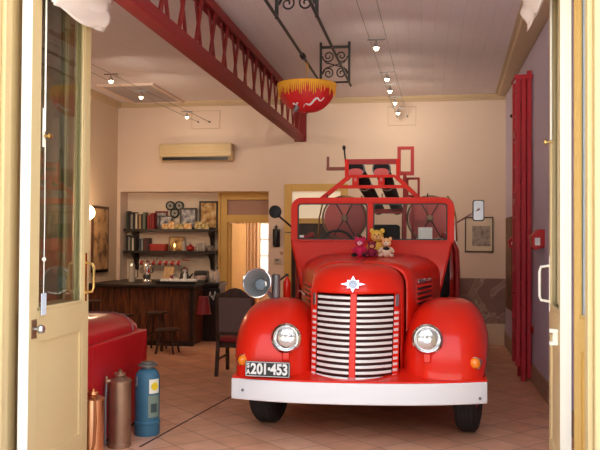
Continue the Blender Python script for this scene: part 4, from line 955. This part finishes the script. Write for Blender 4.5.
# hose reels seen through the windscreen
for xr_ in (-.39,.615):
    C_ = Vector((xr_,2.98,1.925))
    hr = build('hose_reel', G().cyl(C_+Vector((0,.02,0)),C_+Vector((0,.42,0)),.17), mat('rolled_hose', (.10,.03,.03), .7, bump=.3), T)
    for y in (0,.42):
        build('reel_disc', G().lathe([(.245,0),(.245,.012),(.001,.016)], C_+Vector((0,y+.016,0)), (0,-1,0), 40), mat('reel_red', (.74,.15,.14), .45), hr)
    build('reel_rim', G().tube([C_+Vector((.262*math.cos(2*PI*k/44),-.004,.262*math.sin(2*PI*k/44))) for k in range(44)],.012,8,True), BRONZE, hr)
    for a in (60,120,240,300):
        d_ = Vector((math.cos(R(a)),0,math.sin(R(a))))
        build('reel_spoke', G().bar(C_+d_*.04+Vector((0,-.008,0)), C_+d_*.25+Vector((0,-.008,0)), .02,.012), DKWOOD, hr)
    build('reel_hub', G().lathe([(.04,0),(.035,.03),(.012,.035),(.001,.036)], C_+Vector((0,0,0)), (0,-1,0), 16), BRONZE, hr)
    build('reel_stand', G().bar(C_+Vector((-.22,.21,-.28)), C_+Vector((0,.21,0)), .04).bar(C_+Vector((.22,.21,-.28)), C_+Vector((0,.21,0)), .04), RED_DK, hr)
    for sg in (-1,1):
        build('guide_hoop', G().tube([C_+Vector((sg*.31,-.03,-.27)),C_+Vector((sg*.30,-.03,.0)),C_+Vector((sg*.26,-.03,.18)),C_+Vector((sg*.20,-.03,.26))],.010,8), BRASS, hr)
build('deck_post', G().box(.30,.345,2.95,3.0,1.62,2.42), mat('pinkish_post', srgb(176,104,92), .5), T)
build('deck_rail', G().box(-.1,.345,2.96,2.99,1.98,2.005), RED_DK, T)
build('pump_body', G().box(-.06,.26,2.95,3.3,1.63,1.85), DARK, T, bevel=.03)
# hose gantry above the windscreen
rk = build('hose_gantry', G().bar((-.56,2.0,2.085),(-.235,2.0,2.345),.045).bar((.52,2.0,2.085),(.25,2.0,2.345),.045).bar((-.37,2.0,2.232),(.35,2.0,2.232),.035).bar((-.235,2.0,2.345),(.25,2.0,2.345),.03), RED, T, bevel=.004)
build('upper_bar', G().box(-.29,.30,2.02,2.06,2.475,2.53), RED_DK, rk)
build('upright', G().box(-.29,-.25,2.01,2.05,2.30,2.53), RED, rk); build('upright', G().box(.255,.295,2.01,2.05,2.30,2.53), RED, rk)
build('rear_stay', G().box(-.25,-.21,4.6,4.64,1.62,2.10).box(.24,.28,4.6,4.64,1.62,2.10).box(-.25,.28,4.6,4.64,2.06,2.10), RED_DK, rk)
for k, x in enumerate((-.175,.10)):
    hd_ = Vector((.016,1,-.092)).normalized(); h0 = Vector((x,2.05,2.425))
    sh = build('suction_hose', G().lathe([(.084,0),(.084,3.3)], h0, hd_, 24), RUBBER, T)
    build('coupling_ring', G().lathe([(.086,-.03),(.098,-.03),(.098,.05),(.086,.05),(.077,.03)], h0, hd_, 24, False), DULL, sh)
    build('white_band', G().lathe([(.0855,.9),(.0855,1.0)], h0, hd_, 24, False), WHITE, sh)
    g = G().prism([(x+.078*spow(math.cos(a),.9), 2.005, 2.395+(.035*math.sin(a) if a<PI else .075*math.sin(a))) for a in [2*PI*j/24 for j in range(24)]], (0,.02,0))
    build('end_cap', g, mat('pink_red_cap', (.72,.10,.10), .4), sh)
    build('cap_lug', G().box(x-.012,x+.012,1.99,2.006,2.29,2.36), mat('pink_lug', (.72,.16,.16), .4), sh)
    build('hose_saddle', G().box(x-.035,x+.035,2.0,2.03,2.235,2.335), RED, rk, bevel=.01)
build('light_gantry', frame_ring(rrect(.245,.435,2.405,2.735,.01,.01,2.65), rrect(.285,.395,2.45,2.70,.005,.005,2.65), .03), mat('bright_red_frame', (.62,.05,.05), .4), T)
build('ladder_end', frame_ring(rrect(.345,.50,2.16,2.385,.008,.008,2.7), rrect(.372,.473,2.185,2.36,.004,.004,2.7), .03), RED_DK, T)
build('gantry_post', G().bar((.33,2.66,1.65),(.33,2.66,2.42),.035).bar((.42,2.715,1.65),(.42,2.715,2.18),.03).bar((.28,2.06,2.40),(.26,2.65,2.43),.03), RED_DK, T)
crk = build('crank_handle', G().bar((-.49,2.03,2.43),(-.27,2.03,2.43),.035).bar((-.475,2.03,2.42),(-.475,2.03,2.56),.025), mat('rusty_red', (.28,.07,.05), .6), T)
build('signal_rod', G().cyl((-.285,2.03,2.5),(-.30,2.03,2.64),.009).ell((-.302,2.03,2.655),(.02,.02,.028),10), BLACK, T)
# mirrors
ml = build('round_mirror', G().lathe([(.001,-.012),(.06,-.008),(.068,.0),(.066,.02),(.03,.04),(.001,.045)], (-.985,1.68,1.955), (.15,1,0), 28), BLACK, T)
build('mirror_arm', G().tube([(-.985,1.72,1.94),(-.93,1.75,1.89),(-.83,1.81,1.80)],.010,8).ell((-.975,1.72,1.945),(.02,.02,.02),8), BLACK, ml)
mr = build('side_mirror', G().prism(rrect(1.03,1.145,1.862,2.075,.025,.025,1.68), (0,.03,0)), BLACK, T, bevel=.008)
Mm = rrect(1.040,1.135,1.872,2.065,.02,.02,1.676)
build('mirror_back', G().prism(Mm, (0,.006,0)), mat('silver_mirror_back', (.62,.64,.68), .35, metal=.4), mr)
build('mirror_arm', G().tube([(.85,1.82,1.83),(.96,1.74,1.90),(1.10,1.665,1.985)],.009,8), STEEL, mr)
build('hinge_lug', G().box(-.90,-.83,1.80,1.83,1.735,1.745), BLACK, T)
# horn and siren on the left fender
hc = Vector((-.95,.66,1.270)); ax = Vector((.05,1,-.16)).normalized()
hn = build('horn', G().lathe([(.130,0),(.134,.004),(.126,.014),(.092,.06),(.066,.12),(.05,.20),(.046,.26)], hc, ax, 36, False), mat('pale_horn_metal', (.70,.71,.72), .4, metal=.6), T)
build('horn_mouth', G().lathe([(.128,.001),(.116,.010),(.088,.058),(.060,.12),(.045,.20)], hc, ax, 36, False), mat('horn_inside_grey', (.27,.275,.28), .45, metal=.3), hn)
build('horn_rim', G().tube([hc+ax.orthogonal().normalized()*.131*math.cos(2*PI*k/40)+ax.cross(ax.orthogonal().normalized())*.131*math.sin(2*PI*k/40) for k in range(40)], .007, 8, True), CHROME, hn)
build('horn_throat', G().lathe([(.05,.125),(.03,.12),(.001,.115)], hc, ax, 20, False), mat('horn_throat_grey', srgb(120,132,142), .4), hn)
build('siren_motor', G().cyl((-.80,.80,1.12),(-.80,.80,1.345),.04), DULL, hn, bevel=.01)
build('horn_bracket', G().bar(hc+ax*.2, (-.82,.84,1.10), .03), DULL, hn)
# little hand extinguisher beside the bonnet
he = build('hand_extinguisher', G().lathe([(.035,0),(.04,.01),(.04,.22),(.02,.26),(.015,.28)], (-.86,1.72,1.0), (0,0,1), 16), RED, T)
build('valve', G().box(-.875,-.845,1.70,1.74,1.28,1.31).bar((-.86,1.72,1.30),(-.93,1.66,1.24),.014), BLACK, he)
build('extinguisher_shelf', G().box(-.91,-.70,1.66,1.80,.98,1.0), RED_DK, he)
# left running gear bits seen between fender and bonnet
build('bonnet_catch', G().tube([(-.60,1.3,1.12),(-.66,1.32,1.16),(-.70,1.36,1.10),(-.72,1.5,1.04)],.010,8), CHROME, T)
# wheels
def wheel(x, y, w_, steer, dual=False):
    M0 = Matrix.Translation((x,y,.415)) @ Matrix.Rotation(steer,4,'Z')
    o_ = M0@Vector((-w_/2,0,0)); a_ = M0.to_3x3()@Vector((1,0,0))
    pr_ = [(.24,.02),(.33,0),(.385,.012),(.41,.035),(.415,.05),(.415,w_-.05),(.41,w_-.035),(.385,w_-.012),(.33,w_),(.24,w_-.02)]
    tw = build('tyre', G().lathe(pr_, o_, a_, 48, False), RUBBER, T, sharp=30)
    g = G()
    for q in (.25,.42,.58,.75): g.lathe([(.4145,w_*q-.006),(.419,w_*q-.004),(.419,w_*q+.018),(.4145,w_*q+.02)], o_, a_, 48, False)
    build('tread_rib', g, RUBBER, tw)
    build('wheel_rim', G().lathe([(.245,.03),(.235,.05),(.10,.06),(.09,.03),(.001,.03)], o_, a_, 32, False).lathe([(.245,w_-.03),(.235,w_-.05),(.10,w_-.06),(.09,w_-.03),(.001,w_-.03)], o_, a_, 32, False), RED_DK, tw)
wheel(-.84,.78,.22,R(-5)); wheel(.945,.76,.20,R(-9))
for x in (-.80,.80): wheel(x,4.5,.26,0)
build('front_axle', G().bar((-.80,.78,.40),(.86,.78,.40),.07), DARK, T)
build('chassis', G().box(-.38,-.30,.56,5.8,.46,.58).box(.30,.38,.56,5.8,.46,.58), DARK, T)
build('engine_block', G().box(-.30,.30,.45,1.9,.42,1.1), DARK, T)
build('sump', G().lathe([(.001,0),(.15,.02),(.20,.10),(.20,.16)], (-.10,.62,.315), (0,0,1), 20), mat('rusty_sump', (.20,.12,.07), .7), T)
build('rear_axle', G().bar((-.75,4.5,.41),(.75,4.5,.41),.09), DARK, T)

# ------------------------------------------------------------------ soft toys on the bonnet
SK = mat('plush_peach', srgb(236,176,120), .9, bump=.3); PK = mat('plush_magenta', srgb(206,30,84), .9, bump=.3); PKF = mat('plush_pink_face', srgb(244,176,190), .9)
YW = mat('plush_yellow', srgb(240,196,84), .9, bump=.3); PU = mat('plush_plum', srgb(140,24,60), .9, bump=.3); WHT = mat('plush_white', srgb(240,214,190), .9, bump=.3)
BKP = mat('plush_black', srgb(30,24,28), .9)
HZ = 1.50
def toy(name, lab, base, s, body, head, face, ears, limbs, earh=0):
    x, y, z = base; t = thing(name, lab, 'soft toy', base, 'soft toys on the bonnet')
    build('body', G().ell((0,0,.055*s),(.05*s,.045*s,.06*s),14), body, t)
    h_ = build('head', G().ell((0,-.01*s,.15*s),(.05*s,.046*s,.048*s),16), head, t)
    build('face', G().ell((0,-.042*s,.143*s),(.030*s,.020*s,.026*s),12), face, h_)
    build('eyes', G().ell((-.015*s,-.058*s,.16*s),(.005*s,.005*s,.006*s),8).ell((.015*s,-.058*s,.16*s),(.005*s,.005*s,.006*s),8).ell((0,-.064*s,.145*s),(.006*s,.005*s,.005*s),8), BKP, h_)
    for sg in (-1,1):
        build('ear', G().ell((sg*.04*s,0,(.19+earh)*s),(.018*s,.012*s,(.020+earh*.5)*s),10), ears, h_)
        build('arm', G().ell((sg*.058*s,-.025*s,.075*s),(.018*s,.02*s,.036*s),10, Matrix.Rotation(sg*-.6,4,'Y')), body, t)
        build('leg', G().ell((sg*.055*s,-.055*s,.020*s),(.022*s,.045*s,.02*s),10, Matrix.Rotation(sg*.5,4,'Z')), limbs, t)
    return t
toy('plush_doll', 'magenta soft toy with pink face and black feet, left of the toys on the bonnet', (-.63,7.66,1.502), .95, PK, PK, PKF, PK, BKP)
toy('plush_bear', 'small plum-coloured soft toy sitting between the other toys on the bonnet', (-.51,7.62,1.500), .75, PU, PU, SK, PU, PU)
toy('plush_bear', 'yellow teddy bear sitting highest, against the windscreen side of the bonnet toys', (-.475,7.86,1.512), 1.3, YW, YW, SK, YW, YW)
d_ = toy('plush_puppy', 'orange and white puppy toy with black bib, right of the toys on the bonnet', (-.372,7.66,1.50), .95, WHT, SK, WHT, SK, WHT)
build('bib', G().ell((0,-.035*.95,.09*.95),(.034,.018,.018),10), BKP, d_)

# ------------------------------------------------------------------ camera, daylight, exposure
th_, ph_, ro_ = R(9.1095), R(1.0456), R(.35)
cam = bpy.data.objects.new('Camera', bpy.data.cameras.new('Camera')); COL.objects.link(cam)
cam.matrix_world = Matrix.Translation((0,0,1.67)) @ Matrix.Rotation(th_,4,'Z') @ Matrix.Rotation(PI/2+ph_,4,'X') @ Matrix.Rotation(ro_,4,'Z')
cam.data.sensor_width = 36; cam.data.lens = 780/600*36; cam.data.clip_start = .05
S.camera = cam
W = bpy.data.worlds.new('sky'); S.world = W; W.use_nodes = True
n = W.node_tree.nodes; l = W.node_tree.links; bg = n['Background']
tc = n.new('ShaderNodeTexCoord'); sp = n.new('ShaderNodeSeparateXYZ'); l.new(tc.outputs['Generated'], sp.inputs[0])
rp = n.new('ShaderNodeValToRGB'); e = rp.color_ramp.elements
e[0].position = .14; e[0].color = (.05,.048,.043,1); e[1].position = .85; e[1].color = (.60,.76,1.0,1)
q = e.new(.32); q.color = (.95,.95,.95,1)                     # a darker street side below the bright sky
l.new(sp.outputs['Z'], rp.inputs[0]); l.new(rp.outputs[0], bg.inputs['Color']); bg.inputs['Strength'].default_value = 3.0
sun = bpy.data.lights.new('sun','SUN'); sun.energy = 19; sun.color = (1,.95,.86); sun.angle = R(.6)
so = bpy.data.objects.new('sun', sun); COL.objects.link(so); so.rotation_euler = (R(-28),0,R(12)); so.location = (0,20,30)   # high behind the building: it lights the street, not the hall
def portal(name, loc, rot, sx_, sy_):
    d_ = bpy.data.lights.new(name,'AREA'); d_.shape = 'RECTANGLE'; d_.size = sx_; d_.size_y = sy_
    d_.cycles.is_portal = True
    o = bpy.data.objects.new(name, d_); COL.objects.link(o); o.location = loc; o.rotation_euler = rot
portal('door_portal', (-.82,4.38,1.8), (PI/2,0,PI), 3.4, 3.6)
S.view_settings.view_transform = 'Standard'; S.view_settings.look = 'None'; S.view_settings.gamma = 1; S.view_settings.use_curve_mapping = False
S.view_settings.exposure = 0.15
S.cycles.use_denoising = True
S.cycles.max_bounces = 12; S.cycles.diffuse_bounces = 6; S.cycles.transparent_max_bounces = 16
